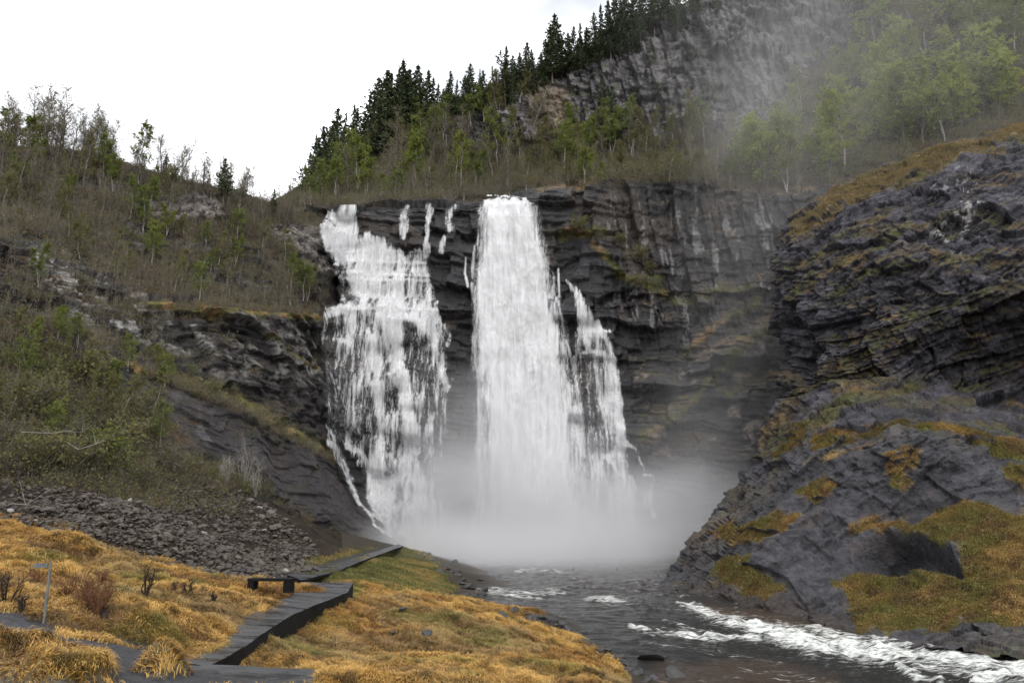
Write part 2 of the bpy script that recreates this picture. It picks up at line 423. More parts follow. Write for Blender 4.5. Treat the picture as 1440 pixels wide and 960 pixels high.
# vertical jointing right of the big fall and on the upper cliff
d2, tone2 = strata(V, (1, .15, .08), (0, .1, 1), [(3.2, 7, 1.3), (1.3, 4, .6), (.5, 2, .2)], 9, .22)
vj = np.clip(ss(800, 900, px) * ss(520, 430, py) * wallm * .8 + ucliff * .8, 0, 1)
d = d1 * (1 - vj) + d2 * vj + d1 * vj * .3
tn = tone * (1 - vj) + tone2 * vj
fine = fbm(V, .9, 4, 20)
disp = ((1.2 - .7 * ucliff) * big + d * (1 + .35 * ucliff)) * rock + (1 - rock) * (1.1 * big + .8 * fbm(V, 4, 4, 5)) + fine * .16
# recess under the diagonal ledge right of the falls (ledge runs from 840,340 down to 1000,470)
for line, w, amp in (([(760,300),(835,345),(880,390),(960,425),(1060,410)], 16, 1.0), ([(900,620),(985,560),(1010,520),(1100,440)], 14, 1.1), ([(960,500),(1020,455),(1100,400)], 10, .8), ([(1000,640),(1060,560),(1110,520)], 12, .8)):
    dd, _ = segdist(px, py, line)
    off = dd * np.where(py > np.interp(px, [a for a, b in line], [b for a, b in line]), 1, -1)
    disp += amp * np.exp(-(off / w) ** 2) * wallm
nd_ = n0 * np.array([1, 1, .55]); 
V = V + nd_ * disp[:, None]
n1 = grid_normals(V, nr, nc)
up = n1[:, 2]
# colours
col = C3((.019, .0177, .0195), N)
b1 = fbm(V, 3.5, 4, 30); b2 = fbm(V, 1.0, 3, 33)
col *= (1 + .75 * np.clip(tn, -.8, 1) + .30 * b1)[:, None].clip(.35, 3)
col = colmix(col, (.060, .045, .032), ss(.15, .6, fbm(V, 7, 3, 36)) * .5)      # brown iron stain
# pale runs on the wall right of the fall
st = fbm(V * np.array([1, .6, .055]), .75, 4, 41) + .35 * fbm(V, 2.5, 3, 44)
zone = soft(px, py, [(845,285),(1000,275),(1100,270),(1105,420),(1030,480),(960,490),(880,450),(840,380)], 25)
col = colmix(col, (.24, .235, .225), ss(.34, .66, st) * zone * .55)
zone2 = soft(px, py, [(880,520),(1010,430),(1100,420),(1100,660),(900,660)], 40)
col = colmix(col, (.17, .14, .12), ss(.45, .75, fbm(V, 1.6, 4, 47)) * zone2 * .7)
# grey-tan upper cliff
uc = C3((.085, .080, .082), N) * (1 + .95 * np.clip(tn, -1, 1) + .25 * b1)[:, None].clip(.3, 2.2)
uc = colmix(uc, (.018, .017, .018), ss(.10, .45, fbm(V * np.array([1, .6, .12]), 1.0, 4, 51)) * .85)
uc = colmix(uc, (.19, .15, .105), soft(px, py, [(745,120),(800,118),(800,185),(750,195)], 12, 8 * b1) * .7)
uc = colmix(uc, (.05, .055, .028), ss(.35, .7, fbm(V, 3, 3, 53)) * .6)
col = colmix(col, np.array((.14, .13, .12)), np.zeros(N))
col = col * (1 - ucliff)[:, None] + uc * ucliff[:, None]
# vegetation cover above the lip
veg = C3((.036, .036, .020), N)
veg = colmix(veg, (.065, .044, .024), ss(-.1, .5, fbm(V, 5, 3, 60)) * .8)
veg = colmix(veg, (.10, .082, .045), ss(.2, .7, fbm(V, 2, 3, 63)) * .6)
veg = colmix(veg, (.055, .05, .045), ss(.2, .6, fbm(V, 3.5, 3, 66)) * .5)
vegm = (1 - rock) * ss(-.9, -.2, fbm(V, 3, 3, 69) + up)
col = col * (1 - vegm)[:, None] + veg * vegm[:, None]
# moss and grass on ledges
ms = ss(.62, .86, up + .22 * b1) * wallm * (1 - soft(px, py, [(450,270),(890,262),(890,800),(450,800)], 20))
dg = np.zeros(N)
for line, w in (([(835,345),(880,395),(960,425),(1060,410)], 9), ([(900,620),(960,585),(1010,525),(1110,440)], 10), ([(960,500),(1020,455),(1100,405)], 7), ([(990,535),(1030,560),(1060,515)], 7), ([(790,330),(850,330)], 10)):
    dd, _ = segdist(px, py, line); dg = np.maximum(dg, ss(1, 0, dd / w + .5 * b2))
mcol = colmix(C3((.085, .085, .028), N), (.15, .10, .04), ss(0, .5, b1))
mm = np.clip(np.maximum(ms * .75, dg * .8), 0, 1)
col = col * (1 - mm)[:, None] + mcol * mm[:, None]
lip = np.exp(-((tv - 7.35) / .22) ** 2) * ss(500, 480, np.abs(px - 1050) + 0) * ss(-.2, .3, b1 + .2)
col = colmix(col, (.17, .11, .045), lip * .7 * (1 - soft(px, py, [(440,250),(760,250),(760,320),(440,320)], 10)))
wet = np.clip(wallm * (1 - mm) * .9 + ucliff * .25, 0, 1)
finish_patch('cliff_terrain', V, nr, nc, col.clip(.004, .8), wet, M_CLIFF)
MCP = PATCHES[-1]

# ---- 2. the wooded, ledged hillside on the left
CLc = [
 [(-300,760,37),(-100,760,40),(0,780,41),(100,780,43),(200,790,46),(300,790,52),(400,780,68),(492,785,88),(556,792,100),(572,792,114)],
 [(-300,640,40),(-100,650,43),(0,655,46),(100,642,50),(200,645,55),(300,668,61),(400,712,74),(485,748,92),(550,772,104),(566,775,116)],
 [(-300,560,45),(-100,560,47),(0,570,50),(100,560,55),(200,580,60),(300,615,66),(400,665,78),(455,690,92),(503,712,105),(520,714,116)],
 [(-300,440,50),(-100,440,53),(0,445,56),(110,475,59),(200,518,64),(300,560,70),(400,608,82),(440,632,95),(470,648,106),(488,650,117)],
 [(-300,415,55),(-100,415,58),(0,425,62),(110,460,65),(200,505,70),(300,545,75),(400,592,87),(440,605,98),(464,612,108),(480,612,118)],
 [(-300,370,58),(-100,375,60),(0,390,64),(100,420,68),(200,460,73),(300,500,78),(400,520,90),(435,525,100),(460,525,110),(476,525,119)],
 [(-300,310,60),(-100,320,62),(0,335,66),(100,378,70),(200,420,76),(300,437,81),(400,442,92),(435,446,102),(458,448,112),(474,448,120)],
 [(-300,295,66),(-100,305,68),(0,320,73),(100,362,77),(200,402,83),(300,420,88),(400,428,98),(435,430,106),(462,432,114),(476,432,121)],
 [(-300,255,74),(-100,265,77),(0,285,82),(100,305,88),(200,320,94),(300,335,99),(400,368,106),(435,375,111),(462,378,117),(478,378,122)],
 [(-300,215,80),(-100,225,83),(0,250,86),(100,262,93),(200,280,99),(300,287,104),(385,328,110),(430,332,114),(458,338,118),(474,338,123)],
 [(-300,170,98),(-100,190,100),(0,205,100),(100,212,105),(200,238,110),(300,262,114),(385,292,119),(425,304,121),(455,308,124),(470,308,127)],
 [(-300,185,125),(-100,205,125),(0,220,125),(100,227,130),(200,253,135),(300,277,138),(385,305,142),(425,315,142),(450,320,142),(466,320,142)],
]
V, nr, nc, tv, tu = relief(CLc)
n0 = grid_normals(V, nr, nc); px, py = PIX(V); N = len(V)
big = fbm(V, 11, 4, 101)
d1, tone = strata(V, (-.42, .12, 1), (1, .1, .4), [(3.0, 7, .95), (1.1, 3.5, .45), (.45, 1.5, .18)], 13)
wv = 10 * fbm(V, 5, 3, 104)
smoothface = soft(px, py, [(135,490),(200,520),(300,562),(400,612),(470,650),(545,750),(560,775),(480,748),(400,708),(370,680),(300,640),(240,640),(180,590),(140,540)], 14, wv)
crag = soft(px, py, [(-340,290),(-40,302),(60,330),(130,372),(200,404),(300,424),(455,440),(475,640),(400,607),(300,560),(210,524),(130,520),(100,490),(60,462),(-40,440),(-340,410)], 16, wv)
outc = np.maximum(soft(px, py, [(250,277),(300,275),(315,310),(262,312),(195,300),(195,283)], 6, wv * .6), soft(px, py, [(372,320),(450,325),(480,345),(480,390),(445,385),(385,345)], 6, wv * .5))
out2 = ss(.12, .34, fbm(V, (9, 8, 2.6), 4, 160)) * soft(px, py, [(-340,200),(0,232),(150,255),(300,285),(440,325),(455,430),(300,425),(200,405),(60,345),(-340,300)], 8, wv * .5)
out2 = np.maximum(out2, ss(.15, .36, fbm(V, (7, 7, 2.4), 4, 165)) * soft(px, py, [(-340,420),(-40,430),(110,480),(200,530),(210,600),(120,560),(-340,540)], 12, wv))
rock = np.clip(np.maximum.reduce([smoothface, crag, outc, out2]), 0, 1)
fine = fbm(V, .9, 4, 120)
disp = 1.0 * big + d1 * (rock * (1 - .7 * smoothface) + .25 * (1 - rock)) + (1 - rock) * .6 * fbm(V, 3, 4, 107) + fine * (.16 - .08 * smoothface)
disp += outc * 1.0
V = V + n0 * np.array([1, 1, .6]) * disp[:, None]
n1 = grid_normals(V, nr, nc); up = n1[:, 2]
b1 = fbm(V, 3, 4, 130); b2 = fbm(V, .9, 4, 133)
col = C3((.034, .031, .031), N) * (1 + .8 * np.clip(tone, -1, 1) + .35 * b1)[:, None].clip(.3, 3)
sf = C3((.030, .026, .028), N) * (1 + .3 * b1)[:, None]
sf = colmix(sf, (.085, .080, .085), ss(.3, .7, fbm(V * np.array([1, .7, .16]), 1.3, 3, 137)) * .7 * soft(px, py, [(150,510),(320,570),(320,660),(230,640),(170,590)], 20))
sf = colmix(sf, (.055, .04, .032), ss(.1, .6, fbm(V, 4, 3, 139)) * .6)
col = col * (1 - smoothface)[:, None] + sf * smoothface[:, None]
# lichen-white blocks on the crag
lz = np.maximum(soft(px, py, [(30,345),(75,350),(140,395),(200,425),(200,480),(150,480),(110,450),(110,420),(40,385)], 14, wv), .45 * soft(px, py, [(200,430),(430,455),(470,560),(330,540),(200,490)], 20, wv))
col = colmix(col, (.30, .29, .27), lz * ss(.05, .4, b2 + .5 * b1 + .3 * tone))
col = colmix(col, (.20, .18, .165), outc * ss(-.1, .5, b2 + .3)); col = colmix(col, (.10, .092, .088), out2 * ss(-.2, .5, b2 + .3 * tone))
veg = C3((.028, .028, .016), N)
veg = colmix(veg, (.075, .044, .024), ss(0, .45, fbm(V, 4, 3, 140)) * .7)
veg = colmix(veg, (.060, .064, .026), ss(.1, .6, fbm(V, 3, 3, 143)) * .6)
veg = colmix(veg, (.045, .04, .037), ss(.1, .5, fbm(V, 2.2, 3, 146)) * .7)
rv = np.clip(rock * ss(.95, .6, up + .2 * b1), 0, 1)
rv = np.maximum(rv, (1 - rock) * ss(.5, .25, up + .15 * b1) * .8)
ledge = np.zeros(N)
for line, w in (([(110,470),(160,500),(215,520),(260,535),(330,555),(400,600),(470,645)], 8), ([(300,440),(380,440),(455,447)], 7), ([(200,425),(300,440)], 5), ([(380,470),(440,520)], 3)):
    dd, _ = segdist(px, py, line); ledge = np.maximum(ledge, ss(1.1, .2, dd / w + .5 * b2))
lc = colmix(C3((.13, .12, .04), N), (.24, .15, .06), ss(0, .4, fbm(V, 1.5, 3, 150)))
col = col * rv[:, None] + veg * (1 - rv)[:, None]
col = col * (1 - ledge * .85)[:, None] + lc * (ledge * .85)[:, None]
finish_patch('hillside_terrain', V, nr, nc, col.clip(.004, .8), np.clip(rv * (.25 + .6 * smoothface), 0, 1), M_CLIFF)
CLP = PATCHES[-1]; CLP['out2'] = out2

# ---- 3. the rock bluff on the right
BLc = [
 [(912,842,78),(905,842,66),(1080,885,49),(1200,905,42),(1320,915,38.5),(1440,930,36),(1680,965,32)],
 [(945,812,82),(935,812,68.5),(1075,858,51),(1200,880,43.5),(1320,893,40),(1440,906,37.5),(1680,932,34)],
 [(992,752,86),(982,752,72),(1090,772,57),(1205,792,52),(1320,792,47),(1440,802,43.5),(1680,810,40)],
 [(1045,690,88),(1033,690,75),(1110,700,62),(1210,700,57.5),(1320,700,53.5),(1440,705,50),(1680,700,48)],
 [(1080,632,92),(1066,632,78),(1140,612,66),(1220,602,61),(1320,594,57),(1440,616,55),(1680,600,53)],
 [(1108,562,95),(1096,562,81),(1160,547,73),(1230,532,70),(1320,542,68.5),(1440,552,66),(1680,535,62)],
 [(1115,500,96),(1100,500,82),(1165,480,74),(1240,455,69),(1330,425,66),(1440,395,63),(1680,375,60)],
 [(1102,420,97),(1089,420,83.5),(1160,400,75),(1240,370,71),(1340,332,68),(1440,302,66),(1680,280,63)],
 [(1108,348,98),(1096,348,85.5),(1168,318,79),(1250,288,75.5),(1345,250,72),(1440,225,70.5),(1680,200,67)],
 [(1122,310,101),(1110,308,89),(1175,268,86),(1255,234,83),(1350,204,80.5),(1440,182,79),(1680,150,76)],
 [(1132,316,112),(1122,314,105),(1180,276,104),(1260,242,102),(1355,213,100),(1445,191,98),(1680,160,96)],
]
V, nr, nc, tv, tu = relief(BLc, 1.25)
n0 = grid_normals(V, nr, nc); px, py = PIX(V); N = len(V)
big = fbm(V, 8, 4, 201)
d1, tone = strata(V, (-.50, -.30, 1), (1, 0, .55), [(2.4, 3.4, .70), (.9, 1.5, .36), (.34, .7, .17)], 23, .42)
wv = 9 * fbm(V, 3, 3, 204)
slab = soft(px, py, [(900,850),(960,770),(1040,690),(1080,640),(1180,610),(1300,590),(1460,620),(1460,720),(1460,920),(900,900)], 48, wv * 2.5)
upperR = 1 - slab
cave = soft(px, py, [(1208,795),(1215,772),(1245,757),(1290,757),(1330,775),(1345,800),(1290,792),(1250,798)], 10, wv * .4)
cave2 = soft(px, py, [(1102,455),(1125,450),(1140,480),(1160,490),(1150,530),(1120,545),(1104,520)], 10, wv * .5)
over = soft(px, py, [(1240,500),(1330,480),(1460,450),(1460,610),(1400,600),(1330,575),(1260,560)], 18, wv)
bulge = soft(px, py, [(1250,600),(1320,585),(1380,640),(1390,720),(1280,700),(1250,650)], 26, wv)
fine = fbm(V, .55, 4, 220)
disp = .8 * big + d1 * (upperR * .95 + slab * .60) + fine * (.11 + .10 * upperR) + .35 * fbm(V, 1.3, 4, 224) * upperR
disp += .5 * fbm(V, 2.2, 4, 222) * slab
disp -= 3.2 * cave + 1.6 * cave2 + .7 * over - .8 * bulge
V = V + n0 * np.array([1, 1, .6]) * disp[:, None]
n1 = grid_normals(V, nr, nc); up = n1[:, 2]
b1 = fbm(V, 2.4, 4, 230); b2 = fbm(V, .6, 4, 233)
col = C3((.047, .045, .053), N) * (1 + .65 * np.clip(tone, -1, 1) + .35 * b1)[:, None].clip(.3, 2.6)
sl = C3((.037, .0365, .042), N) * (1 + .30 * np.clip(tone, -1, 1) + .35 * b1)[:, None].clip(.3, 2.2)
sl = colmix(sl, (.014, .013, .016), ss(.12, .45, fbm(V, .7, 4, 235)) * .9)     # dark pits and cracks
sl = colmix(sl, (.07, .055, .05), ss(.2, .6, fbm(V, 2.8, 3, 238)) * .5)
sl = colmix(sl, (.045, .034, .028), soft(px, py, [(900,850),(1000,800),(1090,830),(1200,870),(1200,900),(900,900)], 20, wv) * .8)
col = col * (1 - slab)[:, None] + sl * slab[:, None]
q = np.maximum(soft(px, py, [(1318,310),(1330,312),(1340,335),(1330,338)], 3), 0)
qz = soft(px, py, [(1310,240),(1370,250),(1380,290),(1345,350),(1300,345),(1320,290)], 14, wv)
col = colmix(col, (.42, .41, .40), ss(.38, .5, fbm(V, .7, 3, 241)) * qz * ss(.1, -.1, up - .6) * .9)
# turf: patches seen in the photograph plus thin lines along the beds
turf = np.zeros(N)
for poly in ([(1000,750),(1020,735),(1080,735),(1110,720),(1132,730),(1120,748),(1080,760),(1020,765)],
             [(983,810),(1010,790),(1035,782),(1060,790),(1072,812),(1098,825),(1070,838),(1040,828)],
             [(1165,815),(1215,800),(1265,783),(1300,795),(1345,795),(1350,770),(1400,745),(1460,740),(1460,880),(1380,872),(1300,880),(1200,880),(1190,850)],
             [(1200,750),(1230,730),(1300,735),(1330,710),(1380,705),(1460,735),(1460,790),(1390,775),(1350,765),(1290,755),(1250,750)],
             [(1275,600),(1330,588),(1390,600),(1460,625),(1460,645),(1400,628),(1340,606)],
             [(1410,650),(1460,645),(1460,680),(1415,672)],
             [(1120,690),(1160,672),(1180,690),(1150,705)], [(1260,655),(1300,645),(1295,670),(1275,700),(1258,690)],
             [(1130,610),(1200,594),(1280,585),(1275,600),(1200,612),(1150,640)], [(1080,640),(1130,600),(1140,612),(1100,650)]):
    turf = np.maximum(turf, soft(px, py, poly, 4, wv * .9 + 6 * b2 + 6 * fbm(V, 1.1, 3, 239)))
crest = soft(px, py, [(1096,345),(1110,308),(1175,268),(1255,234),(1350,204),(1460,176),(1460,188),(1360,222),(1300,246),(1240,272),(1180,298),(1130,328)], 6, wv + 5 * b2)
crest = np.maximum(crest, ss(8.9, 9.3, tv))
lines = ss(.12, .42, fbm((V @ np.array([[.5, 0, -.5], [.3, .0, 0], [.15, 0, 1.0]]).T * 1.0), np.array([3.2, 3.2, 1.5]), 4, 244) + .55 * up - .30 + .10 * b2)
lines *= upperR * ss(330, 420, py - (px - 1100) * -.12) * (1 - cave2) * (1 - over * .7)
lines2 = upperR * ss(.25, .55, fbm(V, (3, 3, 1.4), 4, 247) + .5 * up - .25) * .75
bandz = np.zeros(N)
for line, w in (([(1075,635),(1120,560),(1180,520),(1240,490),(1330,455),(1440,385)], 12), ([(1140,600),(1200,560),(1290,540),(1340,500),(1440,440)], 10), ([(1130,500),(1230,470),(1330,430),(1440,400)], 8), ([(1240,370),(1300,350),(1345,375)], 9), ([(1170,420),(1220,385),(1300,375)], 6), ([(1340,540),(1440,510)], 7), ([(1250,620),(1200,630),(1140,655)], 6), ([(1110,420),(1180,380),(1260,335),(1350,300)], 8), ([(1105,380),(1170,350),(1250,300)], 7), ([(1180,560),(1260,500),(1360,440),(1450,410)], 10), ([(1090,600),(1140,540),(1200,500)], 12), ([(1300,470),(1380,440),(1450,435)], 9)):
    dd, _ = segdist(px, py, line); bandz = np.maximum(bandz, ss(1.4, .1, dd / w + .9 * b1 + .5 * b2))
tm = np.clip(np.maximum.reduce([turf, crest, lines * .8, lines2, bandz * .9]), 0, 1) * (1 - cave) * (1 - cave2) * ss(-.25, .25, up)
hue = fbm(V, 2.2, 4, 250)
tcol = colmix(C3((.135, .115, .045), N), (.22, .145, .06), ss(.0, .45, hue))
tcol = colmix(tcol, (.11, .125, .035), ss(.05, .5, -hue) * .6)
tcol = colmix(tcol, (.095, .06, .04), ss(.2, .6, fbm(V, 1.0, 3, 253)) * .6)
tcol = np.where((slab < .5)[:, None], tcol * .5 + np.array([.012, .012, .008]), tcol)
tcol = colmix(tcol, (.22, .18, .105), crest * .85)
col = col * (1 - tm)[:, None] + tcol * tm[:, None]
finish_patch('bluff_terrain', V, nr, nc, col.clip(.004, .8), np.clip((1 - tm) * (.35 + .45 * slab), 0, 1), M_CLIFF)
BLP = PATCHES[-1]; BLP['turf'] = np.maximum(turf, crest) * tm

# ---- 4. the ground: one sheet, foreground turf, scree apron, river bed, out to the horizon
gp = []
for t in [(0,960,3.6),(155,900,3.75),(60,900,3.9),(300,950,2.9),(420,950,2.75),(600,955,2.3),(700,958,1.95),(800,955,1.6),(880,960,1.0),(870,935,.75),(750,900,1.3),(650,880,1.7),(760,858,.55),(600,845,1.5),
          (490,843,2.54),(440,861,2.62),(400,880,2.62),(350,910,2.64),(330,938,2.6),(65,880,3.75),(0,868,3.95),(150,855,3.85),(200,905,3.2),(300,875,3.15),(380,852,3.1),(290,912,2.9),(240,915,3.05),
          (560,820,1.5),(520,808,2.0),(450,803,2.6),(500,787,2.4),(560,768,2.3),(600,790,1.1),(620,828,.5),(650,830,.15),(640,800,.35),(690,800,-.5),(655,775,.1),
          (690,850,.15),(720,840,-.35),(800,790,-.5),(800,830,-.5),(900,800,-.5),(900,835,-.6),(1000,850,-.6),(780,872,-.3),(830,900,-.35),(900,915,-.45),(905,945,-.4),(950,955,-.8),(1100,900,-1.0),(1100,950,-1.1),(1300,950,-1.2),(1440,945,-1.2),(1250,890,-.6),(1440,915,-.5),
          (920,960,.0),(950,800,-.2),(930,775,.2)]:
    gp.append(G(*t))
for px_, py_, Y in [(0,735,31),(60,748,30),(100,752,29),(150,770,29),(200,788,29),(250,800,29),(300,809,29),(340,817,29),(400,826,29),(0,790,24),(120,812,23.5),(220,830,23.5),(320,838,25),
                    (-200,700,32),(-200,780,24),(-200,900,14),
                    (0,752,36),(80,775,36),(150,792,36.5),(250,818,37),(350,826,38),(400,826,40),
                    (0,705,41),(100,705,43),(200,730,44),(300,770,45),(350,790,44),(430,795,51),(400,765,56),(0,658,48),(100,645,53),(200,650,58),(300,672,64),(400,716,76),(460,745,90),(470,772,75),(520,760,94),
                    (-200,650,42),(-200,600,48),(560,772,110),(620,775,112)]:
    p = P(px_, py_, Y); gp.append(tuple(p))
gp += [(0,0,4.35),(-12,0,4.6),(12,-2,3.6),(-3,6,4.15),(5,7,3.3),(12,10,1.6),(-12,7,4.5),(0,-30,5),(-40,-20,7),(30,-20,2.5),(-40,10,8),(-30,20,6.5),
       (20,16,-.8),(30,24,-1.2),(40,10,-1.2),(60,25,-1),(34,36,1.0),(45,40,3),(30,47,2),(22,60,2.0),(45,55,3),(20,80,1.5),(30,95,1.5),(0,112,-.6),(-10,110,-.4),(12,100,-.6),(5,85,-.6),(15,75,-.3),(-60,60,12),(-50,40,9),(-35,90,4),(-60,110,5),
       (0,160,-1),(80,120,0),(-120,120,0),(120,40,0),(-120,-60,4),(120,-60,0),(0,-120,3),(-120,40,4)]
gp = np.array(gp)
def axis_pts(segs):
    o = []
    for a, b, s in segs: o += list(np.arange(a, b, s))
    return np.array(o)
xs = axis_pts([(-3000,-400,400),(-400,-100,50),(-100,-42,2.5),(-42,-24,.3),(-24,16,.085),(16,40,.2),(40,100,2.5),(100,400,50),(400,3001,400)])
ys = axis_pts([(-3000,-400,400),(-400,-60,40),(-60,8,2),(8,14,.25),(14,32,.085),(32,48,.13),(48,120,.3),(120,400,20),(400,3001,400)])
def kern(A, B):
    return np.sqrt(((A[:, None, 0] - B[None, :, 0]) ** 2 + (A[:, None, 1] - B[None, :, 1]) ** 2) + .6)
K = kern(gp, gp); K[np.diag_indices(len(gp))] += 0.0
ng = len(gp); A_ = np.zeros((ng + 1, ng + 1)); A_[:ng, :ng] = K; A_[:ng, ng] = 1; A_[ng, :ng] = 1
wts = np.linalg.solve(A_ , np.append(gp[:, 2], 0))
def gz(x, y):
    q = np.stack([np.clip(x, -130, 130), np.clip(y, -130, 170)], -1).reshape(-1, 2)
    r = np.zeros(len(q))
    for i in range(0, len(q), 60000): r[i:i + 60000] = kern(q[i:i + 60000], gp) @ wts[:ng] + wts[ng]
    return np.clip(r.reshape(np.shape(x)), -2.5, 40)
XX, YY = np.meshgrid(xs, ys)
ZZ = gz(XX, YY)
V = np.stack([XX, YY, ZZ], -1).reshape(-1, 3); nr, nc = XX.shape; N = len(V)
px, py = PIX(V)
far = ss(100, 300, np.hypot(V[:, 0], V[:, 1]))
wv = 7 * fbm(V, 2.0, 3, 304); wv2 = 3.5 * fbm(V, .7, 3, 306)
PATH_P = [(-60,862),(0,862),(30,868),(60,880),(100,893),(170,903),(240,917),(268,931),(290,940),(320,935),(445,942),(450,975),(-60,975)]
TUSS = [(-20,912),(50,906),(105,914),(142,932),(150,965),(60,975),(0,945)]
TUFT2 = [(200,942),(225,935),(252,934),(257,950),(225,952)]
asph = soft(px, py, PATH_P, 3, wv * .45)
tuss = np.maximum(soft(px, py, TUSS, 4, wv * .5), soft(px, py, TUFT2, 3, wv2 * .6))
lowrock = soft(px, py, [(-60,925),(0,925),(60,945),(90,980),(-60,980)], 4, wv * .4)
asph = asph * (1 - tuss)
strawP = [(-80,700),(0,733),(60,745),(100,750),(150,768),(250,798),(340,815),(412,822),(500,815),(560,826),(640,838),(760,852),(765,862),(720,866),(800,890),(868,925),(885,975),(-80,975)]
straw = soft(px, py, strawP, 3, wv * .5) * (V[:, 1] < 46) * (1 - asph) * (V[:, 1] > 6)
farpath = np.zeros(N)
dd, tt = segdist(px, py, [(340,818),(400,808),(450,800),(495,785),(530,775),(562,766)]); farpath = ss(1.25, .75, dd / (7.5 - tt * .9)) * (V[:, 1] > 33)
green = soft(px, py, [(410,815),(430,797),(480,783),(560,768),(600,775),(618,800),(640,828),(600,836),(560,828),(500,816)], 7, wv) * (V[:, 1] > 34)
scree = ((V[:, 1] > 33) & (V[:, 1] < 100) & (px < 480)) * (1 - farpath) * (1 - green)
clump = fbm(V, .95, 3, 310)
wetz = ss(.25, -.1, V[:, 2])
disp = straw * (.13 * clump + .22 * fbm(V, 3.5, 2, 312) + .05 * fbm(V, .3, 2, 314)) + scree * (.5 * fbm(V, 4, 4, 316) + .12 * fbm(V, .7, 2, 318)) + green * .15 * fbm(V, 2, 3, 320)
disp += tuss * (.30 + .1 * clump) + wetz * .16 * fbm(V, (1.6, 1.6, 1.6), 4, 322)
disp += lowrock * .12 * np.abs(fbm(V, .5, 3, 325)) + asph * .012 * fbm(V, .5, 3, 326)
# the mound left of the upper path end and dark rock bank left of the signpost
V[:, 2] += disp * (1 - far)
n1 = grid_normals(V, nr, nc); up = n1[:, 2]
b1 = fbm(V, 1.2, 4, 330); b2 = fbm(V, .35, 3, 333)
col = C3((.040, .034, .026), N)
col = colmix(col, (.055, .060, .028), far)
sc_ = C3((.026, .020, .015), N) * (1 + .5 * b1)[:, None].clip(.4, 2)
col = colmix(col, (.06, .055, .03), ss(.2, .6, b1) * .5)
col = col * (1 - scree)[:, None] + sc_ * scree[:, None]
gcol = colmix(C3((.085, .088, .03), N), (.15, .12, .045), ss(-.1, .5, b1))
col = col * (1 - green)[:, None] + gcol * green[:, None]
scol = colmix(C3((.15, .09, .035), N), (.06, .036, .02), ss(.0, .5, clump * .6 + b2 * .5))
scol = colmix(scol, (.09, .085, .03), ss(.3, .7, fbm(V, 1.8, 3, 336)) * .5)
col = col * (1 - straw)[:, None] + scol * straw[:, None]
bed = colmix(C3((.028, .025, .022), N), (.085, .055, .04), ss(.1, .6, fbm(V, (2.5, 2.5, 2.5), 3, 340)))
wz = wetz * (1 - straw) * (1 - green)
col = col * (1 - wz)[:, None] + bed * wz[:, None]
acol = C3((.040, .041, .045), N) * (1 + .35 * b1 + .25 * b2)[:, None].clip(.4, 2)
acol = colmix(acol, (.11, .10, .10), lowrock * .6)
asph_all = np.clip(asph + lowrock * (1 - tuss), 0, 1)
col = col * (1 - asph_all)[:, None] + acol * asph_all[:, None]
col = colmix(col, (.19, .14, .055), tuss * .8)
col = colmix(col, (.03, .03, .032), farpath * .95); green = green * (1 - farpath)
wet = np.clip(asph_all * .75 + wz * .95 + farpath * .4, 0, 1) * (1 - far)
finish_patch('ground', V, nr, nc, col.clip(.004, .8), wet, M_GROUND)
GRP = PATCHES[-1]; GRP.update(straw=np.clip(straw + tuss, 0, 1), green=green, tuss=tuss, asph=asph_all, farpath=farpath, scree=scree)
print('terrain', round(time.time() - T0, 1), [len(p['V']) for p in PATCHES])
del A_, K

# ------------------------------------------------------------------ what the camera sees of the terrain, per 3-pixel cell
CS = 3
GW, GH = 1440 // CS + 2, 960 // CS + 2
def build_index(patches):
    Vs = np.concatenate([p['V'] for p in patches]); pxs = np.concatenate([p['px'] for p in patches]); pys = np.concatenate([p['py'] for p in patches])
    ns = np.concatenate([p['n'] for p in patches]); pid = np.concatenate([np.full(len(p['V']), i) for i, p in enumerate(patches)])
    ok = (pxs > -2) & (pxs < 1442) & (pys > -2) & (pys < 962) & (Vs[:, 1] > 5)
    idx = np.nonzero(ok)[0]
    ci = np.clip((pys[idx] // CS).astype(int), 0, GH - 1) * GW + np.clip((pxs[idx] // CS).astype(int), 0, GW - 1)
    o = np.argsort(-Vs[idx, 1], kind='stable')
    buf = np.full(GW * GH, -1); buf[ci[o]] = idx[o]
    return dict(V=Vs, n=ns, pid=pid, buf=buf, px=pxs, py=pys)
for p in PATCHES: p['px'], p['py'] = PIX(p['V'])
IDX = build_index(PATCHES)
IDXM = build_index([MCP, CLP])
def hit(px, py, I=None):
    I = I or IDX
    cx, cy = int(px // CS), int(py // CS)
    for r in range(0, 6):
        best = None
        for dy in range(-r, r + 1):
            for dx in range(-r, r + 1):
                if max(abs(dx), abs(dy)) != r: continue
                x, y = cx + dx, cy + dy
                if 0 <= x < GW and 0 <= y < GH:
                    k = I['buf'][y * GW + x]
                    if k >= 0 and (best is None or I['V'][k, 1] < I['V'][best, 1]): best = k
        if best is not None: return best
    return None
ZB = np.where(IDX['buf'] >= 0, IDX['V'][IDX['buf'], 1], 1e9)
def visible(V, tol=.8):
    px, py = PIX(V)
    ci = np.clip((py // CS).astype(int), 0, GH - 1) * GW + np.clip((px // CS).astype(int), 0, GW - 1)
    inn = (px > -40) & (px < 1480) & (py > -60) & (py < 1000)
    return inn & ((V[:, 1] < ZB[ci] + tol) | (px < 0) | (px > 1439) | (py > 959) | (py < 0))
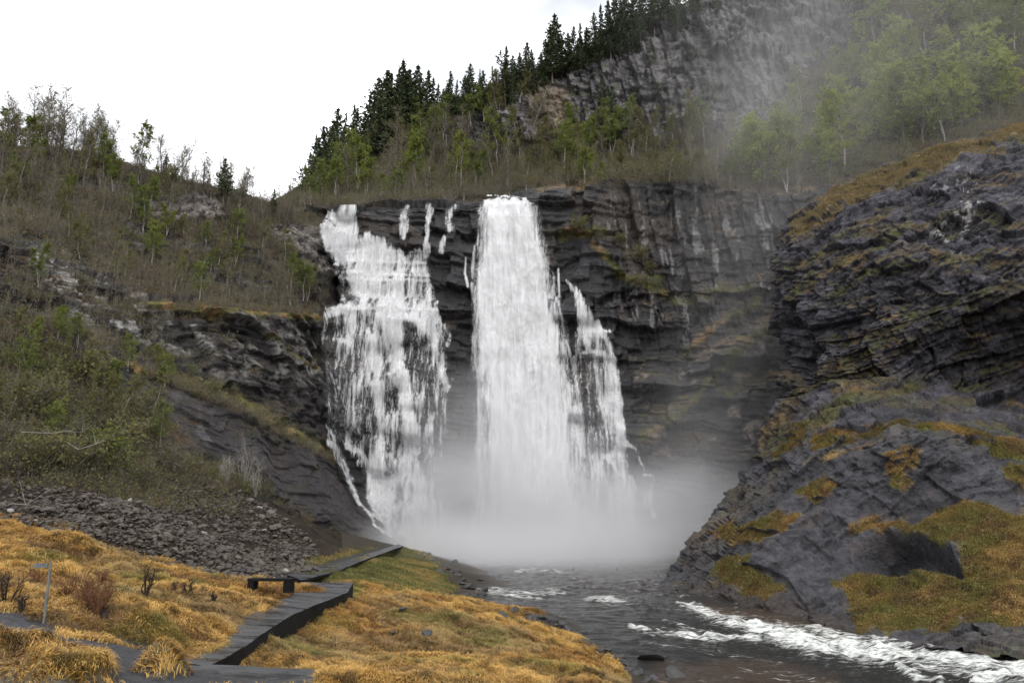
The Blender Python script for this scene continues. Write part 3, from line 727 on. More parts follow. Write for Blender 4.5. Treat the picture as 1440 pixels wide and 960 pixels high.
# ------------------------------------------------------------------ waterfalls
dm = np.where(IDXM['buf'] >= 0, IDXM['V'][IDXM['buf'], 1], np.nan).reshape(GH, GW)
for _ in range(12):   # close holes
    m = np.isnan(dm)
    if not m.any(): break
    s = np.stack([np.roll(dm, 1, 0), np.roll(dm, -1, 0), np.roll(dm, 1, 1), np.roll(dm, -1, 1)])
    with np.errstate(all='ignore'):
        import warnings; warnings.simplefilter('ignore')
        dm = np.where(m, np.nanmean(s, 0), dm)
dm = np.where(np.isnan(dm), 115, dm)
def minfilt(g, r):
    o = g.copy()
    for k in range(-r, r + 1): o = np.minimum(o, np.roll(g, k, 1))
    g = o.copy()
    for k in range(-r, r + 1): o = np.minimum(o, np.roll(g, k, 0))
    return o
dms = blur(minfilt(dm, 2), 3, 2)
dmw = blur(minfilt(dm, 3), 7, 2)
def bil(g, px, py):
    x = np.clip(px / CS - .5, 0, GW - 2.001); y = np.clip(py / CS - .5, 0, GH - 2.001)
    i, j = x.astype(int), y.astype(int); u, v = x - i, y - j
    return g[j, i] * (1 - u) * (1 - v) + g[j, i + 1] * u * (1 - v) + g[j + 1, i] * (1 - u) * v + g[j + 1, i + 1] * u * v
def stroke(px, py, line, dens):
    """line of (x, y, halfwidth)"""
    best = np.zeros(px.shape)
    d, t = segdist(px, py, line)
    w = np.interp(t, np.arange(len(line)), [l[2] for l in line])
    return dens * ss(1.6, .1, d / w)
def fall(name, box, densf, off, label, step=.95, seed=0, depth=None, lump=.35, shear=0.0):
    x0, y0, x1, y1 = box
    gx = np.arange(x0, x1, step); gy = np.arange(y1, y0, -step)
    PX, PY = np.meshgrid(gx, gy); nr, nc = PX.shape
    px, py = PX.ravel(), PY.ravel()
    Y = (bil(dms, px, py) if depth is None else depth(px, py)) - off
    q = P(px, py, Y)
    qs = q.copy(); qs[:, 0] -= shear * (50 - q[:, 2])
    st = fbm(qs * np.array([1, .3, .075]), .30 if off < .6 or nr * nc < 9e4 else .42, 4, seed + 1, .65)
    st2 = fbm(qs * np.array([1, .3, .13]), 1.2, 4, seed + 7, .55)
    D = densf(px, py, q)
    a = ss(.16, .92, D + (.42 * st + .30 * st2) * np.clip(1.35 - D, .10, 1) * np.clip(D * 3, 0, 1)) * ss(.02, .2, D); a = np.maximum(a, .34 * np.clip(D, 0, 1) ** 1.5)
    lum = fbm(q * np.array([1, 1, .4]), 1.3, 4, seed + 13)
    q = q + np.array([0, -1, 0]) * (lump * (lum + .5 * st) * np.clip(D, 0, 1))[:, None]
    shade = np.clip(.81 + .08 * lum + .12 * st, .50, .94)
    col = np.stack([shade, shade * 1.0, shade * 1.01], 1)
    f = grid_faces(nr, nc); f = f[(a[f] > .02).any(1)]
    V2, f2, a2, c2 = compact(q, f, a, col)
    return V2, f2, a2, c2
def build_fall(layers, label):
    root = empty('waterfall', tuple(np.mean(layers[0][1][0], 0) * np.array([1, 1, 0]) + np.array([0, 0, 0])))
    tag(root, label, 'waterfall', 'streams of the waterfall')
    for nm, (V_, f_, a_, c_) in layers:
        o = mesh_np(nm, V_ - np.array(root.location), f_, [M_FALL], {'alpha': a_}, {'Col': c_}, parent=root)
    return root

def smooth_main(px, py):
    # the big fall leaves the lip and drops almost clear of the rock
    return np.interp(py, [270, 277, 288, 304, 400, 520, 650, 775], [127, 124.2, 122.2, 120.8, 118.3, 115.6, 112.6, 110.2]) 
L_ = ([274,282,330,400,470,520,600,680,730,800], [684,677,676,671,669,670,676,677,670,660])
R_ = ([274,282,330,400,470,520,600,680,730,800], [745,752,760,774,790,800,808,815,830,850])
def d_main(px, py, q):
    l = np.interp(py, *L_); r = np.interp(py, *R_)
    w = 8 * fbm(q, (1.6, 2, 6), 4, 402)
    e = np.minimum(px - l, r - px) + w
    top = ss(274.5, 281, py + 5 * fbm(q, .9, 4, 404) - .02 * np.abs(px - 716))
    core = ss(-9, 18 + 14 * ss(430, 640, py), e) * (1 - .30 * ss(.15, .6, fbm(q * np.array([1, 1, .14]), 1.5, 4, 406)))
    return (core * 1.25) * top
def d_main_out(px, py, q):
    l = np.interp(py, *L_); r = np.interp(py, *R_)
    e = np.minimum(px - l, r - px)
    f = .62 * ss(-13 - 8 * ss(500, 700, py), 4, e) * ss(283, 292, py)
    s = np.zeros(px.shape)
    for ln, dn in (([(686,284,7),(680,300,6),(681,330,4),(676,352,6)], .75), ([(668,345,2),(664,380,4),(672,400,6)], .6), ([(655,362,1.6),(654,385,2),(658,402,2.5)], .8),
                   ([(664,400,4),(670,440,5),(668,475,6),(668,520,6)], .7), ([(762,345,6),(775,400,9),(785,440,10),(797,500,8)], .5), ([(785,378,1.5),(785,420,3),(790,450,3)], .6),
                   ([(796,478,2),(803,505,3),(812,530,3)], .7), ([(812,520,3),(818,600,6),(820,660,6)], .5)):
        s = np.maximum(s, stroke(px, py, ln, dn))
    return np.maximum(f, s)
lay = [('curtain', fall('m', (650, 273, 870, 795), d_main, .9, None, seed=11, depth=smooth_main, lump=.30)),
       ('veil', fall('m', (640, 280, 880, 790), d_main_out, .25, None, seed=31, lump=.2))]
build_fall(lay, 'the main waterfall, a broad white column plunging over the middle of the dark cliff')

LS = [ # left cascade: strokes of (x, y, half width), density
 ([(487,296,12),(480,320,17),(478,340,18)], .85), ([(466,303,6),(458,318,5),(457,335,5)], .8), ([(478,325,20),(480,344,17)], .95), ([(494,294,5),(496,325,5),(497,345,6)], 1.1),
 ([(517,333,7),(519,345,9)], .9), ([(532,336,3),(533,350,3)], .85), ([(539,336,1.8),(540,350,2)], .8),
 ([(492,352,14),(520,352,14),(550,358,12),(567,366,6)], .85), ([(500,362,20),(540,372,28),(560,385,18)], .55), ([(495,365,14),(505,400,16),(515,430,20)], .85), ([(520,355,10),(530,400,16),(540,430,20)], .8),
 ([(535,395,20),(545,420,26)], 1.0), ([(560,372,9),(563,400,12),(570,430,14)], .62), ([(590,360,11),(592,385,13),(595,430,14)], .60), ([(582,380,6),(600,382,6)], .8), ([(480,388,2),(500,392,4)], .8),
 ([(470,372,1.5),(490,369,3)], .7), ([(485,420,5),(488,436,6)], .8), ([(602,385,3),(604,430,3)], .7), ([(614,425,2),(615,445,2.5)], .75),
 # rounded shoulder at the middle ledge
 ([(463,441,5),(480,434,5),(500,432,5),(530,435,8),(560,436,8),(590,434,6),(606,438,5),(614,450,5)], 1.0),
 # lower left veil
 ([(458,445,3),(457,470,3.5),(461,520,2.5),(464,600,2),(462,625,2)], .55), ([(470,440,12),(478,452,16)], .5), ([(458,474,3),(475,477,3),(495,480,3)], .65), ([(480,480,6),(482,510,7),(486,560,6),(488,620,6)], .40),
 ([(497,435,4),(496,480,4),(499,540,4),(498,600,4),(500,640,4)], .60), ([(468,474,5),(468,560,5),(466,620,3)], .22), ([(487,480,12),(490,560,12),(490,630,10)], .20),
 # central body
 ([(518,440,8),(522,480,10),(530,540,9),(536,590,9),(532,640,9),(530,690,9),(535,720,8)], .92), ([(535,445,16),(545,500,18),(552,560,14),(558,600,12)], .60), ([(556,440,14),(562,500,12),(572,560,11),(578,600,10),(574,640,11),(580,690,14),(596,740,20)], 1.05),
 ([(530,640,10),(540,700,14),(555,735,16)], .72), ([(548,640,6),(570,690,8),(585,740,14)], .8), ([(560,620,20),(565,680,26),(590,740,30)], .32), ([(583,460,5),(590,520,6),(588,600,6)], .25),
 # right shoulder curling outward
 ([(575,444,7),(595,452,9),(610,470,8),(617,500,7),(624,530,6),(629,548,3)], .85), ([(600,470,14),(606,510,12),(610,540,9)], .48), ([(588,440,14),(602,448,12),(612,462,8)], .85), ([(582,486,5),(578,500,6)], .6), ([(626,458,3),(631,470,3.5),(629,485,3)], .7),
 ([(632,544,3),(618,548,4),(610,565,4),(608,585,4),(604,600,5)], .95), ([(627,548,3),(626,580,3),(627,610,3)], .6), ([(604,600,6),(596,618,5),(588,632,5)], .85), ([(605,600,4),(607,640,5),(606,680,6)], .5), ([(600,620,14),(606,680,14),(614,740,14)], .3), ([(632,590,5),(636,640,6)], .25),
 ([(586,600,4),(580,640,8),(588,700,12),(600,745,16)], .7),
 # foot rivulets over the brown rock
 ([(462,621,2.5),(472,630,5),(480,645,5),(487,665,5.5),(494,682,5),(500,696,3.5)], .95), ([(499,696,2.5),(506,708,2),(520,722,2),(526,730,2),(526,738,2)], .95), ([(527,738,1.6),(540,748,1.6),(556,756,1.5),(566,761,1.5)], .9),
 ([(490,628,4),(504,634,4),(514,644,5),(520,665,6),(524,700,7)], .8), ([(524,650,8),(532,680,12),(540,710,12)], .8), ([(520,700,5),(530,722,5),(548,736,5),(566,747,5),(585,758,6),(600,764,6)], 1.0), ([(500,690,2),(505,712,1.5)], .4),
 ([(545,700,12),(570,735,16),(600,755,18)], .6), ([(600,680,14),(620,740,20),(640,765,20)], .35)]
LS = [([(a, b, c * (1.35 if c <= 5 else 1.1)) for a, b, c in ln], dn * (.80 if max(p[2] for p in ln) <= 6 else 1)) for ln, dn in LS]
def d_left(px, py, q):
    w1 = 2.2 * fbm(q, 1.4, 3, 412); w2 = 1.6 * fbm(q, 1.1, 3, 414)
    D = np.zeros(px.shape)
    for ln, dn in LS: D = 1 - (1 - D) * (1 - np.clip(stroke(px + w1, py + w2, ln, min(dn, .97)), 0, .97))
    gap = 0
    for ln, dn in (([(505,438,4),(506,455,5),(505,478,6)], .8), ([(572,420,3),(573,360,3)], .3), ([(573,468,5),(580,500,9),(588,540,8),(590,580,7)], .75), ([(555,555,7),(558,590,9)], .35), ([(553,660,7),(558,700,8)], .3), ([(510,500,6),(512,560,9),(510,610,9)], .85), ([(575,368,3),(578,390,3)], .6)):
        D *= 1 - stroke(px + w1, py + w2, ln, dn)
    dark = fbm(q * np.array([1, .4, .20]), .8, 4, 416)
    D = D * (1 - .36 * ss(.05, .5, dark)) * np.where(py < 432, .96, .93); D = np.maximum(D, .36 * soft(px, py, [(470,345),(600,360),(612,440),(628,470),(632,560),(628,640),(625,750),(560,750),(520,700),(500,640),(462,620),(458,440),(482,430)], 5, 4 * w1))
    for y_, s_ in ((353, .0), (367, .03), (383, .05), (392, .02), (433, .02)):
        D = D + .5 * D * ss(3.2, .4, np.abs(py - (y_ + s_ * (px - 500)) + w2))
    return np.clip(D, 0, 1.15)
lay = [('cascade', fall('l', (446, 287, 660, 778), d_left, .45, None, seed=51, lump=.22)),
       ('veil', fall('l', (446, 290, 660, 778), lambda a, b, c: .42 * d_left(a, b, c), .9, None, seed=71, lump=.3))]
build_fall(lay, 'the wide stepped cascade left of the main waterfall, fanning over rock ledges')

RS = [([(812,470,8),(816,560,15),(824,640,18),(836,730,22)], .30), ([(840,500,18),(850,600,22),(858,700,26)], .34), ([(797,393,1.5),(806,405,5),(815,425,9),(824,450,12),(830,465,14)], .85), ([(830,465,14),(838,500,17),(846,540,14),(852,570,11)], .50), ([(840,455,5),(855,480,6),(863,510,6),(868,550,6),(872,590,6),(874,620,7)], .9), ([(815,463,4),(835,463,3),(860,466,3)], .8),
      ([(820,440,4),(822,465,4),(826,490,4)], .7), ([(820,496,2.5),(835,494,3),(850,498,5),(858,520,6),(862,560,6)], .8), ([(806,505,4),(810,560,6),(812,620,6)], .35), ([(868,560,8),(873,620,9),(876,660,10),(878,700,14)], .7), ([(828,510,4),(829,560,4)], .3),
      ([(880,624,3),(866,630,4),(856,645,4),(850,642,2)], .75), ([(850,640,3),(862,652,2.5),(870,668,3)], .7), ([(834,640,2),(836,650,2),(834,672,2)], .6), ([(810,600,5),(816,620,5),(820,640,4)], .6), ([(880,624,2.5),(893,630,2.2),(900,645,2),(906,662,2)], .65),
      ([(905,668,2.5),(917,668,2.5),(920,676,2.5),(914,690,4),(914,705,5),(918,725,5)], .8), ([(905,690,3),(908,712,4)], .6), ([(888,670,4),(892,690,8),(885,715,12)], .6), ([(870,690,14),(875,730,20),(890,760,20)], .5), ([(856,560,16),(860,640,18),(864,700,18)], .16)]
def d_right(px, py, q):
    w1 = 2.0 * fbm(q, 1.2, 3, 422); w2 = 1.4 * fbm(q, 1.1, 3, 424)
    D = np.zeros(px.shape)
    for ln, dn in RS: D = 1 - (1 - D) * (1 - stroke(px + w1, py + w2, ln, dn * .85))
    return D
build_fall([('cascade', fall('r', (790, 386, 945, 778), d_right, .45, None, seed=91, lump=.2)), ('veil', fall('r', (790, 386, 945, 778), lambda a, b, c: .35 * d_right(a, b, c), .8, None, seed=97, lump=.2))],
           'the narrow side fall slanting down the rock right of the main waterfall')
for line, dn, lab in (([(574,291,3),(569,298,5),(569,312,6),(567,322,5),(567,334,3)], .85, 'short twin-stepped trickle at the cliff lip, nearest the wide left cascade'),
                  ([(603,290,4),(604,296,5),(602,310,2.5),(601,330,2.5),(600,345,3),(598,358,5)], .92, 'thin straight trickle dropping from the lip between two dark rock steps'),
                  ([(640,290,3),(633,298,5),(630,312,4),(634,322,5)], .85, 'small spill curling round the rounded rock beside the main waterfall'),
                  ([(625,335,4),(621,342,4),(620,352,5)], .8, 'lowest little spill below the rounded rock, left of the main waterfall'),
                  ):
    xs_ = [l[0] for l in line]; ys_ = [l[1] for l in line]
    def dd_(px, py, q, line=line, dn=dn): return stroke(px + 1.6 * fbm(q, .9, 3, 430), py, [(a, b, c * 1.3) for a, b, c in line], dn) * .72
    Vt, ft, at, ct = fall('t', (min(xs_) - 10, min(ys_) - 6, max(xs_) + 10, max(ys_) + 7), dd_, .5, None, seed=int(line[0][0]), step=.9, lump=.1)
    o = mesh_np('waterfall_trickle', Vt, ft, [M_FALL], {'alpha': at}, {'Col': ct})
    tag(o, lab, 'waterfall', 'streams of the waterfall')

# ------------------------------------------------------------------ river
xs2 = axis_pts([(-24, 6, .3), (6, 44, .13), (44, 80, .5)]); ys2 = axis_pts([(17, 48, .11), (48, 70, .2), (70, 122, .4)])
XX, YY = np.meshgrid(xs2, ys2)
zw = -.02 - .50 * ss(58, 33, YY) * ss(2, 14, XX + (40 - YY) * .1) - .1
V = np.stack([XX, YY, zw], -1).reshape(-1, 3); nr, nc = XX.shape
px, py = PIX(V)
w1 = 8 * fbm(V, 2.4, 4, 450); w2 = 4.0 * fbm(V, 1.2, 4, 452)
foam = np.zeros(len(V))
for ln, dn in (([(958,848,3),(1000,862,9),(1060,884,16)], .78), ([(1030,876,10),(1060,884,15),(1130,902,17),(1200,914,15),(1290,922,15),(1380,936,14),(1460,952,20)], .95),
               ([(885,882,3),(930,891,5),(990,896,5),(1060,900,9)], .85), ([(1040,878,9),(1150,892,14),(1240,900,12),(1330,912,8),(1460,925,6)], .66), ([(1130,915,14),(1250,930,14),(1360,945,14),(1460,958,16)], .62),
               ([(660,832,4),(700,834,6),(745,838,7),(795,832,4)], .62), ([(722,803,2),(760,802,3.5),(795,804,2)], .6), ([(826,843,4),(850,845,7),(880,847,4)], .70), ([(770,828,2),(800,832,3)], .5), ([(690,850,2),(720,852,2)], .3),
               ([(1262,942,5),(1290,952,8),(1320,965,8)], .75), ([(1370,960,8),(1420,952,9),(1460,946,9)], 1.0), ([(930,872,2),(960,880,3),(985,888,4)], .5), ([(1000,935,3),(1060,945,3),(1120,958,3)], .28), ([(880,880,2),(905,905,2),(960,915,2)], .2),
               ([(640,790,20),(720,785,24),(820,782,24),(900,785,20)], .32)):
    foam = np.maximum(foam, stroke(px + w1, py + w2, ln, dn))
for ln, dn in (([(975,856,12),(1060,884,28),(1200,914,30),(1440,945,34)], .40), ([(890,885,9),(1000,896,14)], .34), ([(660,834,10),(800,834,12)], .30), ([(720,803,6),(800,803,6)], .3), ([(815,845,12),(895,850,12)], .32), ([(900,905,8),(1010,918,8),(1100,935,8)], .26), ([(980,955,6),(1080,948,6),(1180,960,8)], .28), ([(800,818,6),(880,815,6),(960,822,6)], .26)):
    foam = np.maximum(foam, stroke(px + w1, py + w2, ln, dn))
foam = np.maximum(foam, .34 * ss(.15, .7, fbm(V, (1.6, .8, 1), 4, 455)) * ss(890, 840, py)); foam *= 1 - .30 * ss(0, .6, fbm(V, (1.3, .6, 1), 4, 457))
h = .085 * fbm(V, (1.4, .7, 1), 5, 460, .6) + foam * (.38 * fbm(V, (1.1, .8, 1), 4, 462) + .16) + .06 * fbm(V, (.35, .35, 1), 2, 464) * foam
V[:, 2] += h
wc = C3((.016, .016, .015), len(V))
wc = colmix(wc, (.055, .036, .025), soft(px, py, [(985,850),(1080,860),(1200,885),(1180,895),(1060,875),(1000,866)], 8, w2) * .8)
wc = colmix(wc, (.042, .030, .022), soft(px, py, [(920,935),(1060,928),(1180,950),(1200,985),(900,985)], 12, w1) * .9)
wc = colmix(wc, (.034, .030, .027), ss(870, 800, py))
f = grid_faces(nr, nc)
o = mesh_np('river_water', V, f, [M_RIVER], {'foam': foam}, {'Col': wc}); tag(o, kind='structure')
print('water', round(time.time() - T0, 1))

# ------------------------------------------------------------------ drifting spray
def mist(name, lo, hi, blobs, noise_scale, label=None):
    lo, hi = np.array(lo, float), np.array(hi, float)
    vs = np.array([[x, y, z] for x in (lo[0], hi[0]) for y in (lo[1], hi[1]) for z in (lo[2], hi[2])])
    fs = np.array([[0, 1, 3, 2], [4, 6, 7, 5], [0, 4, 5, 1], [2, 3, 7, 6], [0, 2, 6, 4], [1, 5, 7, 3]])
    m, nt = new_mat(name + ' air')
    g = nd(nt, 'ShaderNodeNewGeometry')
    tot = None
    n = noise_n(nt, noise_scale, 3, .55, g.outputs['Position'])
    nf = maprange(nt, n.outputs[0], .34, .66, .45, 1.35, True)
    for c, r, dens in blobs:
        s = nd(nt, 'ShaderNodeVectorMath', operation='SUBTRACT'); lk(nt, g.outputs['Position'], s.inputs[0]); s.inputs[1].default_value = c
        dv = nd(nt, 'ShaderNodeVectorMath', operation='DIVIDE'); lk(nt, s.outputs[0], dv.inputs[0]); dv.inputs[1].default_value = r
        ln = nd(nt, 'ShaderNodeVectorMath', operation='LENGTH'); lk(nt, dv.outputs[0], ln.inputs[0])
        f_ = maprange(nt, ln.outputs['Value'], 1, 0, 0, 1, True)
        f_ = math_n(nt, 'MULTIPLY', f_, dens)
        tot = f_ if tot is None else math_n(nt, 'ADD', tot, f_)
    v = nd(nt, 'ShaderNodeVolumePrincipled'); v.inputs['Color'].default_value = (.985, .985, 1.0, 1); v.inputs['Anisotropy'].default_value = .25
    lk(nt, math_n(nt, 'MULTIPLY', tot, nf), v.inputs['Density'])
    out(nt, v.outputs[0], True)
    o = mesh_np(name, vs, fs, [m], smooth=False); tag(o, kind='stuff')
    return o
def at(px, py, Y): return tuple(float(v) for v in P(px, py, Y))
mist('mist', (-48, 60, -1.5), (110, 146, 100), [
    (at(745, 735, 105), (25, 12, 15), .18), (at(625, 720, 105), (13, 10, 12), .13), (at(890, 745, 103), (18, 12, 9), .17), (at(770, 768, 97), (34, 20, 5.5), .14), (at(690, 640, 109), (15, 8, 18), .07), (at(990, 720, 98), (14, 12, 9), .10),
    (at(1000, 640, 101), (14, 12, 22), .016), (at(1060, 400, 106), (15, 16, 34), .009), (at(1110, 190, 114), (20, 16, 40), .007), (at(1230, 90, 110), (50, 24, 36), .006), (at(750, 690, 106), (24, 10, 22), .035), (at(730, 792, 84), (26, 18, 4.5), .045), (at(640, 775, 92), (14, 12, 5), .06)],
    .075)
# ------------------------------------------------------------------ vegetation builders
class Soup:
    def __init__(s): s.v = []; s.q = []; s.t = []; s.mq = []; s.mt = []; s.n = 0
    def add(s, v, q=None, t=None, m=0):
        if q is not None and len(q): s.q.append(np.asarray(q) + s.n); s.mq += [m] * len(q)
        if t is not None and len(t): s.t.append(np.asarray(t) + s.n); s.mt += [m] * len(t)
        s.v.append(np.asarray(v, float)); s.n += len(v)
    def tube(s, pts, rad, sides=5, m=0):
        pts = np.asarray(pts, float); n = len(pts)
        d = np.gradient(pts, axis=0); d /= np.linalg.norm(d, axis=1, keepdims=True) + 1e-9
        ref = np.where(np.abs(d[:, 2:3]) > .9, np.array([[1., 0, 0]]), np.array([[0, 0, 1.]]))
        a = np.cross(d, ref); a /= np.linalg.norm(a, axis=1, keepdims=True) + 1e-9; b = np.cross(d, a)
        th = np.arange(sides) / sides * 2 * math.pi
        ring = (a[:, None] * np.cos(th)[None, :, None] + b[:, None] * np.sin(th)[None, :, None]) * np.asarray(rad)[:, None, None]
        v = (pts[:, None] + ring).reshape(-1, 3)
        i = np.arange(n - 1)[:, None] * sides; j = np.arange(sides)[None]; k = (j + 1) % sides
        q = np.stack([i + j, i + k, i + sides + k, i + sides + j], -1).reshape(-1, 4)
        s.add(v, q, m=m)
    def ribbons(s, A, B, w, rng, m=0):
        """flat tapered twigs from A to B"""
        d = B - A; r = rng.normal(size=A.shape); c = np.cross(d, r); c /= np.linalg.norm(c, axis=1, keepdims=True) + 1e-9
        w = np.broadcast_to(np.asarray(w, float), (len(A),))[:, None]
        v = np.stack([A - c * w, A + c * w, B], 1).reshape(-1, 3)
        s.add(v, t=np.arange(len(v)).reshape(-1, 3), m=m)
    def leaves(s, Cn, size, rng, m=0, flat=0.0, dirn=None):
        n = len(Cn); a = rng.normal(size=(n, 3)); a[:, 2] *= (1 - flat); a /= np.linalg.norm(a, axis=1, keepdims=True)
        if dirn is not None: a = dirn / (np.linalg.norm(dirn, axis=1, keepdims=True) + 1e-9)
        r = rng.normal(size=(n, 3)); b = np.cross(a, r); b /= np.linalg.norm(b, axis=1, keepdims=True) + 1e-9
        sz = np.broadcast_to(np.asarray(size, float), (n,))[:, None] * rng.uniform(.6, 1.3, (n, 1))
        v = np.stack([Cn - a * sz, Cn - b * sz * .55, Cn + a * sz, Cn + b * sz * .55], 1).reshape(-1, 3)
        s.add(v, np.arange(len(v)).reshape(-1, 4), m=m)
    def build(s, name, mats, parent=None, smooth=False):
        V = np.concatenate(s.v); fs = []; mi = []
        if s.q: fs.append(np.concatenate(s.q)); mi += s.mq
        if s.t: fs.append(np.concatenate(s.t)); mi += s.mt
        return mesh_np(name, V, fs, mats, midx=mi, smooth=smooth, parent=parent)
def bend(rng, n, H, lean, wig):
    t = np.linspace(0, 1, n); a = rng.uniform(0, 6.28)
    x = lean * H * t ** 1.3 * math.cos(a) + wig * H * np.cumsum(rng.normal(size=n)) / n
    y = lean * H * t ** 1.3 * math.sin(a) + wig * H * np.cumsum(rng.normal(size=n)) / n
    x -= x[0]; y -= y[0]
    return np.stack([x, y, t * H], 1)

def broadleaf(seed, H=8.0, leaf=.3, bare=.2, spread=.22, twigs=1.0, stems=1, name='birch_tree', bark=None, leafm=None, leafsize=.075, tw=.016, r0=None):
    """one light-crowned deciduous tree: trunk (one per stem) and crown"""
    rng = np.random.default_rng(seed)
    root = empty(name, (0, 0, 0))
    cr = Soup()
    for sidx in range(stems):
        h = H * (1 if sidx == 0 else rng.uniform(.6, .95))
        sp = bend(rng, 9, h, .05 + (.25 if stems > 1 else 0) * rng.uniform(.3, 1), .12)
        r = (r0 or .0105 * h + .014)
        rad = r * (1 - np.linspace(0, 1, 9) ** 1.1 * .9)
        ts = Soup(); ts.tube(sp, rad, 6); ts.build('trunk', [bark or M_BIRCHBARK], root, True)
        nb = int(h * 2.6 * twigs) + 6
        tt = bare + (1 - bare) * rng.uniform(0, 1, nb) ** .85 * .97
        base = np.stack([np.interp(tt, np.linspace(0, 1, 9), sp[:, k]) for k in range(3)], 1)
        az = rng.uniform(0, 6.28, nb) ; el = rng.uniform(.55, 1.15, nb)
        L = h * spread * (1.15 - tt) ** .7 * rng.uniform(.6, 1.25, nb)
        d = np.stack([np.cos(az) * np.cos(el), np.sin(az) * np.cos(el), np.sin(el)], 1)
        for k in range(nb):
            p1 = base[k] + d[k] * L[k] * .55 + rng.normal(size=3) * .05 * L[k]; p2 = base[k] + d[k] * L[k] + np.array([0, 0, .12 * L[k]]) + rng.normal(size=3) * .12 * L[k]
            cr.tube([base[k], p1, p2], [tw * 1.5 * (1.3 - tt[k]), tw, tw * .35], 3, 0)
            ns = 7
            u = rng.uniform(.25, 1, ns)[:, None]; A = np.where(u < .55, base[k] + (p1 - base[k]) * u / .55, p1 + (p2 - p1) * (u - .55) / .45)
            dv = rng.normal(size=(ns, 3)) * .5 + d[k] * .8 + np.array([0, 0, .15]); dv /= np.linalg.norm(dv, axis=1, keepdims=True)
            B = A + dv * L[k] * rng.uniform(.25, .5, (ns, 1))
            cr.ribbons(A, B, tw * .55, rng, 0)
            A2 = np.repeat(A, 4, 0); B2 = np.repeat(B, 4, 0); u = rng.uniform(.3, 1, (len(A2), 1)); A3 = A2 + (B2 - A2) * u
            dv = rng.normal(size=(len(A3), 3)) * .6 + np.repeat(dv, 4, 0); dv /= np.linalg.norm(dv, axis=1, keepdims=True)
            B3 = A3 + dv * L[k] * rng.uniform(.12, .26, (len(A3), 1)) - np.array([0, 0, .05 * L[k]])
            cr.ribbons(A3, B3, tw * .42, rng, 0)
            nl = int(len(A3) * 3.6 * leaf)
            if nl:
                i = rng.integers(0, len(A3), nl); u = rng.uniform(.3, 1.1, (nl, 1))
                cr.leaves(A3[i] + (B3[i] - A3[i]) * u + rng.normal(size=(nl, 3)) * .06, leafsize, rng, 1)
    cr.build('crown', [M_TWIG, leafm or M_BIRCHLEAF], root)
    return root

def spruce(seed, H=14.0, R=.17, base=.08, ragged=.2, pine=False, mat=None, sparse=1.0):
    rng = np.random.default_rng(seed)
    root = empty('pine_tree' if pine else 'spruce_tree', (0, 0, 0))
    sp = bend(rng, 8, H, .015 if not pine else .05, .02 if not pine else .06)
    ts = Soup(); ts.tube(sp, .013 * H * (1 - np.linspace(0, 1, 8) * .93), 6); ts.build('trunk', [M_SPRUCEBARK], root, True)
    cr = Soup()
    hs = np.linspace(base, .985, int((H * 2.3 if not pine else H * 1.7)))
    for hh in hs:
        c = np.array([np.interp(hh, np.linspace(0, 1, 8), sp[:, k]) for k in range(3)])
        t = (hh - base) / (1 - base)
        if pine: prof = R * H * (math.sin(min(1, t * 1.1 + .15) * math.pi) ** .6 * .9 + .05)
        else: prof = R * H * ((1 - t) ** .85 * .95 + .02) * (1 if t > .12 else .55 + 3.7 * t)
        nb = int(rng.integers(4, 7) * (sparse if not pine else .75)) or 2
        a0 = rng.uniform(0, 6.28)
        for k in range(nb):
            az = a0 + k * 6.28 / nb + rng.normal() * .25
            L = prof * rng.uniform(1 - ragged - .2, 1 + ragged * 1.3)
            if rng.random() < ragged * .35: L *= .4
            el = (-.25 + .75 * t + rng.normal() * .1) if not pine else rng.uniform(.0, .6)
            dirn = np.array([math.cos(az) * math.cos(el), math.sin(az) * math.cos(el), math.sin(el)])
            tip = c + dirn * L + np.array([0, 0, .10 * L]); mid = c + dirn * L * .55 - np.array([0, 0, .05 * L])
            cr.tube([c, mid, tip], [.02, .014, .004], 3, 0)
            n = max(3, int(L * 7))
            u = rng.uniform(.12 if not pine else .45, 1.03, (n, 1)) ** .8
            Cn = np.where(u < .55, c + (mid - c) * u / .55, mid + (tip - mid) * (u - .55) / .45)
            side = np.cross(dirn, [0, 0, 1]); sgn = rng.choice([-1, 1], (n, 1))
            w = L * .26 * (1.15 - u) * rng.uniform(.2, 1, (n, 1))
            Cn = Cn + side * sgn * w + np.array([0, 0, -1]) * rng.uniform(0, .12, (n, 1)) * L * (0 if pine else 1)
            dn = side * sgn * .8 + dirn * .6 + np.array([0, 0, -.35 if not pine else .4]) + rng.normal(size=(n, 3)) * .3
            cr.leaves(Cn, .15 + .010 * H if not pine else .22, rng, 1, dirn=dn)
    top = sp[-1]; cr.leaves(top + np.array([[0, 0, .1], [0, 0, -.2], [0, 0, .3]]), .2, rng, 1, dirn=np.array([[0, 0, 1.]] * 3))
    cr.build('crown', [M_SPRUCEBARK, mat or (M_PINE if pine else M_NEEDLE)], root)
    return root
